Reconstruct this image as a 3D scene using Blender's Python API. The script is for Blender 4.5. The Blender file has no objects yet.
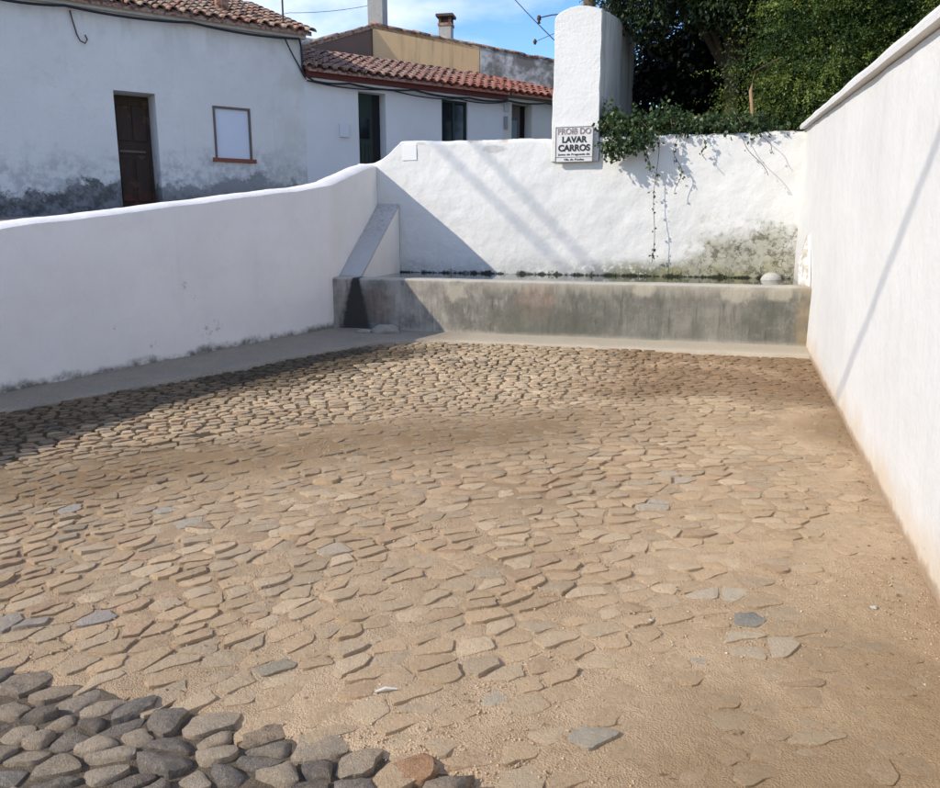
import bpy, math, random
import numpy as np
from mathutils import Vector, Matrix, noise as mnoise
random.seed(7); RNG = np.random.default_rng(11)
SC = bpy.context.scene
COL = SC.collection
R = math.radians

# ------------------------------------------------------------------ camera
cam_d = bpy.data.cameras.new('camera'); cam = bpy.data.objects.new('camera', cam_d); COL.objects.link(cam)
cam.location = (0, 0, 1.6)
cam.rotation_euler = (R(90 - 11.742), 0, R(17.275))
cam_d.sensor_width = 36; cam_d.lens = 36 * 789 / 940; cam_d.clip_end = 2000; cam_d.clip_start = .05
SC.camera = cam

# ------------------------------------------------------------------ light
SUN = Vector((-1.30, -1.0, 1.0)).normalized()          # towards the sun
sun_el = math.asin(SUN.z); sun_az = math.atan2(SUN.x, SUN.y)
sd = bpy.data.lights.new('sun', 'SUN'); sd.energy = 2.6; sd.angle = R(.55); sd.color = (1, .93, .81)
so = bpy.data.objects.new('sun', sd); COL.objects.link(so)
so.rotation_euler = (-SUN).to_track_quat('-Z', 'Y').to_euler()
W = bpy.data.worlds.new('World'); SC.world = W; W.use_nodes = True
nt = W.node_tree; nt.nodes.clear()
wo = nt.nodes.new('ShaderNodeOutputWorld'); bg = nt.nodes.new('ShaderNodeBackground')
sky = nt.nodes.new('ShaderNodeTexSky'); sky.sky_type = 'NISHITA'; sky.sun_disc = False
sky.sun_elevation = sun_el; sky.sun_rotation = sun_az; sky.altitude = 200; sky.air_density = 1.0; sky.dust_density = .15; sky.ozone_density = 4.0
tc = nt.nodes.new('ShaderNodeTexCoord'); mp = nt.nodes.new('ShaderNodeMapping')
mp.inputs['Scale'].default_value = (1.0, 1.0, 2.2); mp.inputs['Location'].default_value = (3.1, .4, 0)
n1 = nt.nodes.new('ShaderNodeTexNoise'); n1.inputs['Scale'].default_value = 3.4; n1.inputs['Detail'].default_value = 9; n1.inputs['Roughness'].default_value = .55
n1.inputs['Distortion'].default_value = .35
rp = nt.nodes.new('ShaderNodeValToRGB'); rp.color_ramp.elements[0].position = .45; rp.color_ramp.elements[1].position = .74
mx = nt.nodes.new('ShaderNodeMix'); mx.data_type = 'RGBA'
mx.inputs['B'].default_value = (6.2, 6.0, 5.8, 1)  # white cloud over the whole sky, added as neutral fill light
ml = nt.nodes.new('ShaderNodeMath'); ml.operation = 'MULTIPLY'; ml.inputs[1].default_value = .8
L = nt.links.new
L(tc.outputs['Generated'], mp.inputs['Vector']); L(mp.outputs[0], n1.inputs['Vector']); 
hs = nt.nodes.new('ShaderNodeHueSaturation'); hs.inputs['Saturation'].default_value = 1.15; hs.inputs['Hue'].default_value = .508; hs.inputs['Value'].default_value = 1.0
nb = nt.nodes.new('ShaderNodeTexNoise'); nb.inputs['Scale'].default_value = 2.1; nb.inputs['Detail'].default_value = 3
rb_ = nt.nodes.new('ShaderNodeValToRGB'); rb_.color_ramp.elements[0].position = .42; rb_.color_ramp.elements[1].position = .60
m2_ = nt.nodes.new('ShaderNodeMath'); m2_.operation = 'MULTIPLY'
vd = nt.nodes.new('ShaderNodeVectorMath'); vd.operation = 'DISTANCE'; vd.inputs[1].default_value = (-.455, .845, .285)   # a soft cloud bank in the north-west
mr_ = nt.nodes.new('ShaderNodeMapRange'); mr_.interpolation_type = 'SMOOTHSTEP'; mr_.inputs[1].default_value = .04; mr_.inputs[2].default_value = .30; mr_.inputs[3].default_value = .10; mr_.inputs[4].default_value = 0
ad_ = nt.nodes.new('ShaderNodeMath'); ad_.operation = 'ADD'
L(tc.outputs['Generated'], vd.inputs[0]); L(vd.outputs['Value'], mr_.inputs[0]); L(n1.outputs['Fac'], ad_.inputs[0]); L(mr_.outputs[0], ad_.inputs[1])
L(ad_.outputs[0], rp.inputs[0])
L(rp.outputs[0], ml.inputs[0]); L(ml.outputs[0], mx.inputs['Factor']); L(sky.outputs[0], hs.inputs['Color']); L(hs.outputs[0], mx.inputs['A'])
L(mx.outputs['Result'], bg.inputs['Color']); bg.inputs['Strength'].default_value = .15; L(bg.outputs[0], wo.inputs[0])
SC.view_settings.view_transform = 'Standard'; SC.view_settings.look = 'None'; SC.view_settings.gamma = 1
SC.view_settings.exposure = 0.80

# ------------------------------------------------------------------ helpers: tags and meshes
def tag(o, label=None, cat=None, group=None, kind=None):
    if label: o['label'] = label
    if cat: o['category'] = cat
    if group: o['group'] = group
    if kind: o['kind'] = kind
    return o
def empty(name, loc=(0, 0, 0)):
    o = bpy.data.objects.new(name, None); o.location = loc; COL.objects.link(o); o.empty_display_size = .2
    return o
def link(name, me, parent=None, mat=None):
    o = bpy.data.objects.new(name, me); COL.objects.link(o)
    if mat is not None:
        me.materials.clear(); me.materials.append(mat)
    if parent is not None:
        o.parent = parent
        if parent.type == 'EMPTY' or True:
            o.matrix_parent_inverse = Matrix.Translation(-Vector(parent.location)) if parent.parent is None else Matrix()
    return o
def np_mesh(name, V, F, attrs=None, smooth=False):
    """V (n,3), F (m,k) constant k faces"""
    V = np.asarray(V, dtype=np.float32); F = np.asarray(F, dtype=np.int32)
    me = bpy.data.meshes.new(name)
    me.vertices.add(len(V)); me.vertices.foreach_set('co', V.ravel())
    k = F.shape[1]; me.loops.add(F.size); me.loops.foreach_set('vertex_index', F.ravel())
    me.polygons.add(len(F)); me.polygons.foreach_set('loop_start', np.arange(0, F.size, k, dtype=np.int32))
    me.polygons.foreach_set('loop_total', np.full(len(F), k, dtype=np.int32))
    if smooth: me.polygons.foreach_set('use_smooth', np.ones(len(F), dtype=bool))
    for an, av in (attrs or {}).items():
        av = np.asarray(av, dtype=np.float32)
        if av.ndim == 1:
            a = me.attributes.new(an, 'FLOAT', 'POINT'); a.data.foreach_set('value', av)
        else:
            a = me.attributes.new(an, 'FLOAT_COLOR', 'POINT'); a.data.foreach_set('color', np.c_[av, np.ones(len(av))].astype(np.float32).ravel())
    me.update(); me.validate()
    return me
class MB:
    """collects shapes, builds ONE mesh"""
    def __init__(s): s.v = []; s.f = []
    def add(s, vs, fs):
        b = len(s.v); s.v += [tuple(v) for v in vs]; s.f += [tuple(b + i for i in f) for f in fs]; return s
    def box(s, a, b, fr=None):
        x0, y0, z0 = a; x1, y1, z1 = b
        vs = [(x0,y0,z0),(x1,y0,z0),(x1,y1,z0),(x0,y1,z0),(x0,y0,z1),(x1,y0,z1),(x1,y1,z1),(x0,y1,z1)]
        if fr: vs = [fr(*v) for v in vs]
        return s.add(vs, [(0,3,2,1),(4,5,6,7),(0,1,5,4),(1,2,6,5),(2,3,7,6),(3,0,4,7)])
    def tube(s, pts, r, seg=8, cap=True):
        pts = [Vector(p) for p in pts]; n = len(pts); rr = r if isinstance(r, (list, tuple)) else [r] * n
        base = len(s.v)
        for i, p in enumerate(pts):
            t = (pts[min(i+1, n-1)] - pts[max(i-1, 0)]).normalized()
            u = t.cross(Vector((0, 0, 1)) if abs(t.z) < .9 else Vector((1, 0, 0))).normalized(); w = t.cross(u)
            for k in range(seg):
                a = 2 * math.pi * k / seg
                s.v.append(tuple(p + (u * math.cos(a) + w * math.sin(a)) * rr[i]))
        for i in range(n - 1):
            for k in range(seg):
                s.f.append((base+i*seg+k, base+i*seg+(k+1) % seg, base+(i+1)*seg+(k+1) % seg, base+(i+1)*seg+k))
        if cap:
            s.f.append(tuple(base + k for k in range(seg))[::-1]); s.f.append(tuple(base + (n-1)*seg + k for k in range(seg)))
        return s
    def mesh(s, name, smooth=False):
        me = bpy.data.meshes.new(name); me.from_pydata(s.v, [], s.f); me.update()
        import bmesh
        bm = bmesh.new(); bm.from_mesh(me); bmesh.ops.recalc_face_normals(bm, faces=bm.faces); bm.to_mesh(me); bm.free()
        if smooth:
            for p in me.polygons: p.use_smooth = True
        return me
    def build(s, name, mat, parent=None, smooth=False, bevel=0):
        o = link(name, s.mesh(name, smooth), parent, mat)
        if bevel:
            m = o.modifiers.new('bevel', 'BEVEL'); m.width = bevel; m.segments = 2; m.limit_method = 'ANGLE'
        return o

# vectorised value noise
def _h(ix, iy, seed):
    n = (ix.astype(np.int64) * 374761393 + iy.astype(np.int64) * 668265263 + seed * 144665) & 0xffffffff
    n = ((n ^ (n >> 13)) * 1274126177) & 0xffffffff
    return ((n ^ (n >> 16)) & 0xffff) / 65535.0
def vnoise(x, y, sc, seed=0):
    x = np.asarray(x) * sc; y = np.asarray(y) * sc; ix = np.floor(x); iy = np.floor(y); fx = x - ix; fy = y - iy
    fx = fx*fx*(3-2*fx); fy = fy*fy*(3-2*fy)
    a = _h(ix, iy, seed); b = _h(ix+1, iy, seed); c = _h(ix, iy+1, seed); d = _h(ix+1, iy+1, seed)
    return (a*(1-fx)+b*fx)*(1-fy) + (c*(1-fx)+d*fx)*fy
def fbm(x, y, sc, seed=0, oct=4):
    t = 0; amp = .5; tot = 0
    for i in range(oct): t = t + amp * vnoise(x, y, sc * 2**i, seed + i); tot += amp; amp *= .5
    return t / tot
def sstep(a, b, x): t = np.clip((x - a) / (b - a), 0, 1); return t*t*(3-2*t)

# ------------------------------------------------------------------ material helpers
class NT:
    def __init__(s, name):
        s.m = bpy.data.materials.new(name); s.m.use_nodes = True; s.t = s.m.node_tree; s.t.nodes.clear()
        s.out = s.t.nodes.new('ShaderNodeOutputMaterial'); s.b = s.t.nodes.new('ShaderNodeBsdfPrincipled')
        s.t.links.new(s.b.outputs[0], s.out.inputs[0])
        g = s.t.nodes.new('ShaderNodeNewGeometry'); s.pos = g.outputs['Position']; s.nrm = g.outputs['Normal']
        sp = s.t.nodes.new('ShaderNodeSeparateXYZ'); s.l(s.pos, sp.inputs[0]); s.x, s.y, s.z = sp.outputs
    def l(s, a, b): s.t.links.new(a, b)
    def put(s, sock, v):
        if v is None: return
        if isinstance(v, bpy.types.NodeSocket): s.l(v, sock)
        else:
            if isinstance(v, (tuple, list)) and len(v) == 3 and sock.type == 'RGBA': v = (*v, 1)
            sock.default_value = v
    def math(s, op, a, b=None, clamp=False):
        n = s.t.nodes.new('ShaderNodeMath'); n.operation = op; n.use_clamp = clamp; s.put(n.inputs[0], a)
        if b is not None: s.put(n.inputs[1], b)
        return n.outputs[0]
    def add(s, a, b): return s.math('ADD', a, b)
    def sub(s, a, b): return s.math('SUBTRACT', a, b)
    def mul(s, a, b): return s.math('MULTIPLY', a, b)
    def mix(s, f, a, b, mode='MIX'):
        n = s.t.nodes.new('ShaderNodeMix'); n.data_type = 'RGBA'; n.blend_type = mode
        s.put(n.inputs['Factor'], f); s.put(n.inputs['A'], a); s.put(n.inputs['B'], b); return n.outputs['Result']
    def ss(s, v, a, b):
        n = s.t.nodes.new('ShaderNodeMapRange'); n.interpolation_type = 'SMOOTHSTEP'
        s.put(n.inputs[0], v)
        if a < b: n.inputs[1].default_value = a; n.inputs[2].default_value = b
        else: n.inputs[1].default_value = b; n.inputs[2].default_value = a; n.inputs[3].default_value = 1; n.inputs[4].default_value = 0
        return n.outputs[0]
    def vec(s, sx=1, sy=1, sz=1, loc=(0, 0, 0), src=None):
        n = s.t.nodes.new('ShaderNodeMapping'); n.inputs['Scale'].default_value = (sx, sy, sz); n.inputs['Location'].default_value = loc
        s.l(src or s.pos, n.inputs['Vector']); return n.outputs[0]
    def noise(s, sc, det=4, rough=.55, v=None, dist=0):
        n = s.t.nodes.new('ShaderNodeTexNoise'); n.inputs['Scale'].default_value = sc; n.inputs['Detail'].default_value = det
        n.inputs['Roughness'].default_value = rough; n.inputs['Distortion'].default_value = dist
        s.l(v or s.pos, n.inputs['Vector']); return n.outputs['Fac']
    def voro(s, sc, feat='F1', v=None, out='Distance'):
        n = s.t.nodes.new('ShaderNodeTexVoronoi'); n.feature = feat; n.inputs['Scale'].default_value = sc
        s.l(v or s.pos, n.inputs['Vector']); return n.outputs[out]
    def attr(s, name, col=False):
        n = s.t.nodes.new('ShaderNodeAttribute'); n.attribute_name = name; return n.outputs['Color' if col else 'Fac']
    def rnd(s):
        n = s.t.nodes.new('ShaderNodeObjectInfo'); return n.outputs['Random']
    def ramp(s, f, stops):
        n = s.t.nodes.new('ShaderNodeValToRGB'); e = n.color_ramp.elements
        while len(e) < len(stops): e.new(.5)
        for i, (p, c) in enumerate(stops): e[i].position = p; e[i].color = (*c, 1)
        s.l(f, n.inputs[0]); return n.outputs[0]
    def bump(s, h, st=.5, d=.01, nrm=None):
        n = s.t.nodes.new('ShaderNodeBump'); n.inputs['Strength'].default_value = st; n.inputs['Distance'].default_value = d
        s.l(h, n.inputs['Height'])
        if nrm: s.l(nrm, n.inputs['Normal'])
        return n.outputs[0]
    def blob(s, ax, cx, rx, ay, cy, ry, warp=.5, sc=5.):
        """0..1 mask: an irregular patch round (cx, cy)"""
        a = s.math('DIVIDE', s.sub(ax, cx), rx); b = s.math('DIVIDE', s.sub(ay, cy), ry)
        d = s.math('SQRT', s.add(s.mul(a, a), s.mul(b, b)))
        d = s.add(d, s.mul(s.sub(s.noise(sc, 5, .65), .5), warp * 2))
        return s.ss(d, 1.1, .6)
    def done(s, col, rough=.85, bump=None, spec=.3):
        s.put(s.b.inputs['Base Color'], col); s.put(s.b.inputs['Roughness'], rough)
        s.b.inputs['Specular IOR Level'].default_value = spec
        if bump: s.l(bump, s.b.inputs['Normal'])
        return s.m

def flat(name, col, rough=.7, var=.15, sc=20., bd=.003, metal=0, spec=.3):
    t = NT(name); n = t.noise(sc, 4)
    c = t.mix(n, tuple(x * (1 - var) for x in col), tuple(min(1, x * (1 + var)) for x in col))
    t.b.inputs['Metallic'].default_value = metal
    return t.done(c, rough, t.bump(t.noise(sc * 2, 4), .4, bd), spec)

def plaster(name, col=(.72, .71, .69), lump=.6, ground=None, mold=.25, moldcol=(.10, .10, .09), grime=.5, chips=.5, extra=None, streak_top=None, fine=1.0):
    t = NT(name)
    big = t.noise(.9, 5, .6); mid = t.noise(4.5, 6, .62)
    c = t.mix(t.ss(big, .35, .7), tuple(x * .93 for x in col), col)
    c = t.mix(t.mul(t.ss(mid, .5, .75), .30 * grime), c, (.55, .54, .50))
    # vertical weather streaks
    st = t.noise(1., 5, .6, t.vec(9, 9, .55)); c = t.mix(t.mul(t.ss(st, .55, .78), .30 * grime), c, (.56, .54, .49))
    # specks and chips where the paint has come off
    ch = t.noise(7.5, 7, .72, t.vec(loc=(4, 2, 9))); chm = t.ss(ch, .705 - .02*chips, .735)
    c = t.mix(t.mul(chm, .75 * min(1, chips)), c, (.33, .31, .28))
    sp = t.ss(t.noise(38, 3, .6), .70, .76); c = t.mix(t.mul(sp, .3 * chips), c, (.4, .38, .34))
    if ground:
        gx, gy, gc = ground
        h = t.sub(t.z, t.add(t.add(t.mul(t.x, gx), t.mul(t.y, gy)), gc))
        m = t.ss(t.add(h, t.mul(t.sub(t.noise(3.2, 7, .7), .5), mold * 2.2)), mold, mold * .15)
        m2 = t.mul(m, t.ss(t.noise(9, 6, .7), .3, .62))
        c = t.mix(t.mul(m, .42), c, (.42, .40, .35)); c = t.mix(t.mul(m2, .85), c, moldcol)
    if streak_top: c = streak_top(t, c)
    if extra: c = extra(t, c)
    hgt = t.add(t.mul(t.noise(5.5, 5, .6), lump), t.add(t.mul(t.noise(22, 5, .6), .22 * lump), t.mul(t.noise(140, 4, .7), .08 * fine)))
    hgt = t.sub(hgt, t.mul(chm, .12 * chips))
    return t.done(c, .9, t.bump(hgt, .75, .03), .15)

GS = .04367                                             # the yard climbs away from the camera
def G(y): return GS * y
def und(x, y): return (fbm(x, y, .8, 5, 3) - .5) * .06 + (fbm(x, y, 3.1, 9, 2) - .5) * .012

# ------------------------------------------------------------------ terrain (large sheet to the horizon)
M_soil = flat('soil', (.16, .12, .08), .95, .4, 3, .03)
tb = MB(); xs = [-600, -60, -30, -16, -6.2, 1.3, 8, 20, 60, 600]; ys = [-600, -60, -8, 0, 5, 11.3, 20, 40, 90, 700]
def terr(x, y):
    yy = max(-8, min(y, 40)); z = .04 * yy - .16
    if x < -6 and -8 < y: z -= .3
    return z - (0 if abs(x) < 61 and abs(y) < 61 else 6)
for j in ys:
    for i in xs: tb.v.append((i, j, terr(i, j)))
nx = len(xs)
for j in range(len(ys)-1):
    for i in range(nx-1): tb.f.append((j*nx+i, j*nx+i+1, (j+1)*nx+i+1, (j+1)*nx+i))
tag(tb.build('terrain', M_soil, smooth=True), kind='structure')

# ------------------------------------------------------------------ yard: sandy ground
LEDGE = [(-5.30, -2.), (-5.30, 4.3), (-5.20, 4.65), (-4.52, 6.12), (-3.95, 7.40), (-3.60, 8.02), (-3.1, 8.30), (1.2, 8.36)]
def ledge_x(y):   # x of the strip's edge at y
    return np.interp(y, [p[1] for p in LEDGE[:-1]], [p[0] for p in LEDGE[:-1]])
def sandy(x, y):
    x = np.asarray(x, float); y = np.asarray(y, float)
    s = np.full(x.shape, .53)
    s = s + .42 * sstep(-1.0, .9, x + (3.1 - y) * .55) * sstep(5.4, 3.4, y) * .85     # bottom right: all sand
    s = s + .35 * sstep(.35, .75, x) * sstep(7.4, 5.5, y)
    yc = 3.38 + (x + 3.9) * .80 - .05 * (x + 3.9)**2                              # damp silt band across the yard
    s = s + .24 * np.exp(-((y - yc) / .50)**2)
    s = s - .55 * sstep(.35, 1.3, y - yc) * sstep(1.2, -1.2, x) - .16 * sstep(6.5, 7.6, y)
    s = s - .18 * sstep(-1.8, -2.6, x) * sstep(3.6, 2.8, y) * sstep(1.9, 2.3, y)
    s = s + .3 * sstep(2.35, 2.0, y) * sstep(-1.6, -.7, x)
    s = s + (fbm(x, y, 1.6, 21, 4) - .5) * .7
    return np.clip(s, 0, .98)
def damp_shade(x, y):
    x = np.asarray(x, float); y = np.asarray(y, float); n = (fbm(x, y, 1.4, 31, 4) - .5)
    yc = 3.38 + (x + 3.9) * .80 - .05 * (x + 3.9)**2
    d = 1.0 * np.exp(-((y - yc + n * .7) / .62)**2) * sstep(.2, -1.2, x)
    d = np.maximum(d, .95 * sstep(5.9, 6.5, y + n * 1.2) * sstep(-1.9, -.4, x + n) * sstep(8.3, 7.2, y + n))
    d = np.maximum(d, .8 * sstep(7.4, 8.2, y + n * .6))
    d = np.maximum(d, .70 * sstep(-.4, .6, x + n * .9) * sstep(3.8, 2.6, y + n))
    d = np.maximum(d, .8 * sstep(.30, .0, np.hypot((x - .05) / 1.4, (y - 1.98)) + n * .3))
    d = np.maximum(d, .75 * sstep(.5, .9, x + n * .5) * sstep(4.5, 6, y + n))
    d = np.maximum(d, .9 * sstep(.75, .2, x - ledge_x(y) + n * .6) * sstep(8.3, 4, y))  # left wall's shade painted in along with the damp at its foot
    return np.clip(d + n * .45, 0, 1)
def mossy_shade(x, y):
    n = (fbm(x, y, 1.8, 41, 4) - .5); yc = 3.38 + (x + 3.9) * .80
    lf = 1.3*sstep(1.3, .8, x - ledge_x(y) + n * .5)  # strip by the left wall: its shade painted as near-black joints
    return np.clip(lf + sstep(.25, .8, y - yc + n) * sstep(-.2, -1.6, x + n * 1.5) * (.75 + n), 0, 1)
def dirt_z(x, y):
    S = sandy(x, y)
    return G(y) + und(x, y) - .024 * sstep(1.95, 1.86, y) * sstep(-.42, -.66, x) - .0135 + .0150 * S + (fbm(x, y, 9, 51, 4) - .5) * (.005 + .014 * S) + (fbm(x, y, 38, 57, 3) - .5) * .008

t = NT('yard_dirt')
dp = t.attr('damp_shade'); ms = t.attr('moss_shade')
n = t.noise(1.1, 8, .7); n2 = t.noise(34, 8, .8); n3 = t.noise(230, 3, .7)
c = t.ramp(n, [(.32, (.42, .285, .165)), (.5, (.55, .39, .238)), (.68, (.67, .49, .31))])
c = t.mix(t.mul(t.ss(n2, .4, .72), .35), c, (.70, .54, .365)); c = t.mix(t.mul(t.ss(n2, .47, .32), .6), c, (.27, .18, .095))
c = t.mix(t.mul(t.ss(n3, .58, .68), .4), c, (.85, .72, .54)); c = t.mix(t.mul(t.ss(n3, .40, .32), .5), c, (.17, .125, .08))
jn = t.ss(t.attr('sand'), .86, .50); c = t.mix(t.mul(jn, .30), c, t.mix(n2, (.15, .10, .052), (.30, .205, .12)))
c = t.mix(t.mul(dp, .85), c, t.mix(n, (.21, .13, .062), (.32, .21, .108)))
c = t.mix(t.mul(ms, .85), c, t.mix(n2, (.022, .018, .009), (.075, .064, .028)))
h = t.add(t.mul(n2, .6), t.mul(n3, .5)); h = t.add(h, t.mul(t.voro(140), .5)); h = t.add(h, t.mul(t.noise(18, 5, .7), .6))
M_dirt = t.done(c, .95, t.bump(h, 1.0, .011), .12)

def grid_sheet(name, x0, x1, nx, ysv, zf, mat, attrs=None, parent=None):
    X, Y = np.meshgrid(np.linspace(x0, x1, nx), ysv); X = X.ravel(); Y = Y.ravel(); Z = zf(X, Y); ny = len(ysv)
    idx = np.arange(nx * ny).reshape(ny, nx)
    F = np.stack([idx[:-1, :-1], idx[:-1, 1:], idx[1:, 1:], idx[1:, :-1]], -1).reshape(-1, 4)
    at = {k: f(X, Y) for k, f in (attrs or {}).items()}
    return link(name, np_mesh(name, np.c_[X, Y, Z], F, at, True), parent, mat)
yy = np.concatenate([np.arange(-2, .8, .2), np.arange(.8, 4, .018), np.arange(4, 8.62, .03)])
yard = grid_sheet('yard', -5.6, .97, 330, yy, dirt_z, M_dirt, {'damp_shade': damp_shade, 'moss_shade': mossy_shade, 'sand': sandy})
tag(yard, kind='structure')

# ------------------------------------------------------------------ cobbles: cells in rows that curve round (1.5, .5)
def clip(poly, nx_, ny_, d):      # keep n.p <= d
    out = []; n = len(poly)
    for i in range(n):
        a = poly[i]; b = poly[(i+1) % n]; da = a[0]*nx_+a[1]*ny_-d; db = b[0]*nx_+b[1]*ny_-d
        if da <= 0: out.append(a)
        if (da < 0 < db) or (db < 0 < da):
            k = da / (da - db); out.append((a[0]+(b[0]-a[0])*k, a[1]+(b[1]-a[1])*k))
    return out
def cells(seeds, frame, an, reach=.24, box=.085):
    H = {}; cs = reach
    for i, (x, y) in enumerate(seeds): H.setdefault((int(math.floor(x/cs)), int(math.floor(y/cs))), []).append(i)
    out = []
    for i, (x, y) in enumerate(seeds):
        tx, ty = frame(x, y); rx_, ry_ = -ty, tx
        kx, ky = int(math.floor(x/cs)), int(math.floor(y/cs)); nb = []
        for a in (-1, 0, 1):
            for b in (-1, 0, 1):
                for j in H.get((kx+a, ky+b), ()):
                    if j != i:
                        dx = seeds[j][0]-x; dy = seeds[j][1]-y; u = (dx*tx+dy*ty)/an; v = dx*rx_+dy*ry_
                        nb.append((u*u+v*v, u, v))
        nb.sort(); poly = [(-box, -box), (box, -box), (box, box), (-box, box)]
        for d2, u, v in nb:
            if d2 > .07: break
            poly = clip(poly, u, v, d2 / 2)
            if len(poly) < 3: break
        if len(poly) < 3: continue
        out.append((x, y, tx, ty, [(u*an, v) for u, v in poly]))
    return out
def stone_geo(x, y, tx, ty, poly, gap, zt, crown, depth, tilt, rough, seg_min=8, rnd=.30):
    """one stone: bottom ring, shoulder ring, inner ring, centre (local rows frame to world)"""
    cxp = sum(p[0] for p in poly)/len(poly); cyp = sum(p[1] for p in poly)/len(poly)
    P = []; n = len(poly)
    for i in range(n):                       # chaikin corner cut
        a = poly[i]; b = poly[(i+1) % n]
        if math.hypot(a[0]-b[0], a[1]-b[1]) < .012: 
            P.append(((a[0]+b[0])/2, (a[1]+b[1])/2)); continue
        P.append((a[0]+(b[0]-a[0])*rnd*.8, a[1]+(b[1]-a[1])*rnd*.8)); P.append((a[0]+(b[0]-a[0])*(1-rnd*.8), a[1]+(b[1]-a[1])*(1-rnd*.8)))
    Pn = []
    for i in range(len(P)):
        a = P[i]; b = P[(i+1) % len(P)]; Pn.append(a); l = math.hypot(a[0]-b[0], a[1]-b[1])
        if l > .045 and len(P) < 14:
            o_ = random.uniform(-.09, .03)*l; Pn.append(((a[0]+b[0])/2 - (b[1]-a[1])/l*-o_, (a[1]+b[1])/2 + (b[0]-a[0])/l*-o_))
    P = Pn
    rad = [math.hypot(p[0]-cxp, p[1]-cyp) for p in P]
    rm = sum(rad)/len(rad)
    if rm < .028: return None
    Q = []
    for p, r_ in zip(P, rad):
        k = max(.3, 1 - gap / max(r_, .02)) * random.uniform(1-rough, 1+rough*.3)
        Q.append((cxp+(p[0]-cxp)*k, cyp+(p[1]-cyp)*k))
    n = len(Q); V = []
    def put(u, v, z):
        V.append((x+u*tx-v*ty, y+u*ty+v*tx, z + tilt[0]*u + tilt[1]*v))
    for (u, v) in Q: put(u, v, zt - depth)
    for (u, v) in Q: put(cxp+(u-cxp)*.93, cyp+(v-cyp)*.93, zt - crown*random.uniform(.5, 1.0))
    for (u, v) in Q: put(cxp+(u-cxp)*.62, cyp+(v-cyp)*.62, zt + random.uniform(-.2, .2)*crown)
    put(cxp, cyp, zt + random.uniform(-.15, .3)*crown)
    F = []
    for k in range(n):
        k2 = (k+1) % n
        F += [(k, k2, n+k2), (k, n+k2, n+k), (n+k, n+k2, 2*n+k2), (n+k, 2*n+k2, 2*n+k), (2*n+k, 2*n+k2, 3*n)]
    return V, F
def polar(x, y):
    dx, dy = x-1.5, y-.5; r = math.hypot(dx, dy) or 1; return (dy/r, -dx/r)
t = NT('cobble_stone')
tint = t.attr('tint', True); dust = t.attr('dust'); dp = t.attr('damp_shade')
n = t.noise(11, 6, .65); n2 = t.noise(60, 5, .7); n3 = t.noise(240, 3, .7)
c = t.mix(t.ss(n, .35, .7), t.mix(.22, tint, (.2, .16, .11)), tint)
c = t.mix(t.mul(t.ss(n2, .52, .68), .4), c, t.mix(.5, tint, (.85, .76, .62))); c = t.mix(t.mul(t.ss(n2, .44, .30), .45), c, t.mix(.5, tint, (.10, .075, .05)))
dm = t.mul(dust, t.ss(t.add(n, t.mul(n2, .5)), .45, .85))
dc = t.mix(n2, (.60, .425, .25), (.82, .60, .38)); dc = t.mix(t.mul(dp, .7), dc, (.29, .19, .10))
c = t.mix(dm, c, dc)
c = t.mix(t.mul(t.ss(t.noise(95, 4, .8), .44, .30), .55), c, t.mix(.75, tint, (.06, .045, .03))); c = t.mix(t.mul(t.ss(t.noise(120, 3, .8, t.vec(loc=(3, 3, 3))), .56, .68), .5), c, t.mix(.4, tint, (1, .93, .8)))
h = t.add(t.mul(t.noise(24, 5, .7), .9), t.add(t.mul(n2, .7), t.mul(n3, .4)))
M_cob = t.done(c, .92, t.bump(h, 1.0, .026), .12)

SPECIAL = []   # (x, y, colour) single stones of another colour
def wpt(px, py):   # ground point seen at a pixel of the photograph (used once, to find which stone is grey)
    f = 789.; th = R(11.742); ps = R(17.275)
    F_ = Vector((-math.sin(ps)*math.cos(th), math.cos(ps)*math.cos(th), -math.sin(th))); R_ = Vector((math.cos(ps), math.sin(ps), 0)); U_ = R_.cross(F_)
    d = F_ + R_*((px-470)/f) - U_*((py-394)/f); k = 1.6/(GS*d.y-d.z); return (d.x*k, d.y*k)
for px, py, c_ in [(505, 702, (.42, .42, .38)), (285, 662, (.27, .28, .25)), (752, 614, (.17, .21, .24)), (110, 615, (.33, .34, .36)), (720, 590, (.47, .45, .40)), (655, 500, (.42, .42, .39)), (680, 475, (.42, .40, .36)), (160, 510, (.38, .40, .38)), (185, 520, (.36, .38, .36)),
                   (72, 508, (.36, .38, .38)), (640, 560, (.5, .46, .4)), (845, 447, (.22, .26, .27)), (20, 625, (.3, .3, .31)), (700, 655, (.36, .36, .35)), (575, 740, (.33, .34, .32)), (330, 545, (.42, .40, .36)), (770, 490, (.45, .44, .4)), (760, 640, (.46, .43, .36)), (740, 625, (.50, .46, .38))]:
    SPECIAL.append((*wpt(px, py), c_))
seeds = []
r = .9
while r < 11.5:
    sp_ = .150 if r < 5 else .122; n_ = int(r * math.pi * .75 / sp_); off = random.random()
    for k in range(n_):
        a = R(80) + (k + off + random.uniform(-.36, .36)) * sp_ / r
        rr = r + random.uniform(-.026, .026); x = 1.5 + rr*math.cos(a); y = .5 + rr*math.sin(a)
        if y > 1.85 and (y < 5.2 or random.random() > -.02) and y < 8.5 and x < .98 and x > float(ledge_x(y)) - .1 and random.random() > .03: seeds.append((x, y))
    r += random.uniform(.064, .104) if r < 5.5 else random.uniform(.064, .090)
cel = cells(seeds, polar, 1.62)
def pixarea(x, y, a):
    d2 = x*x + y*y; return a * 1.6 / max(d2, .5)**1.5
stones = []
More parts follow.
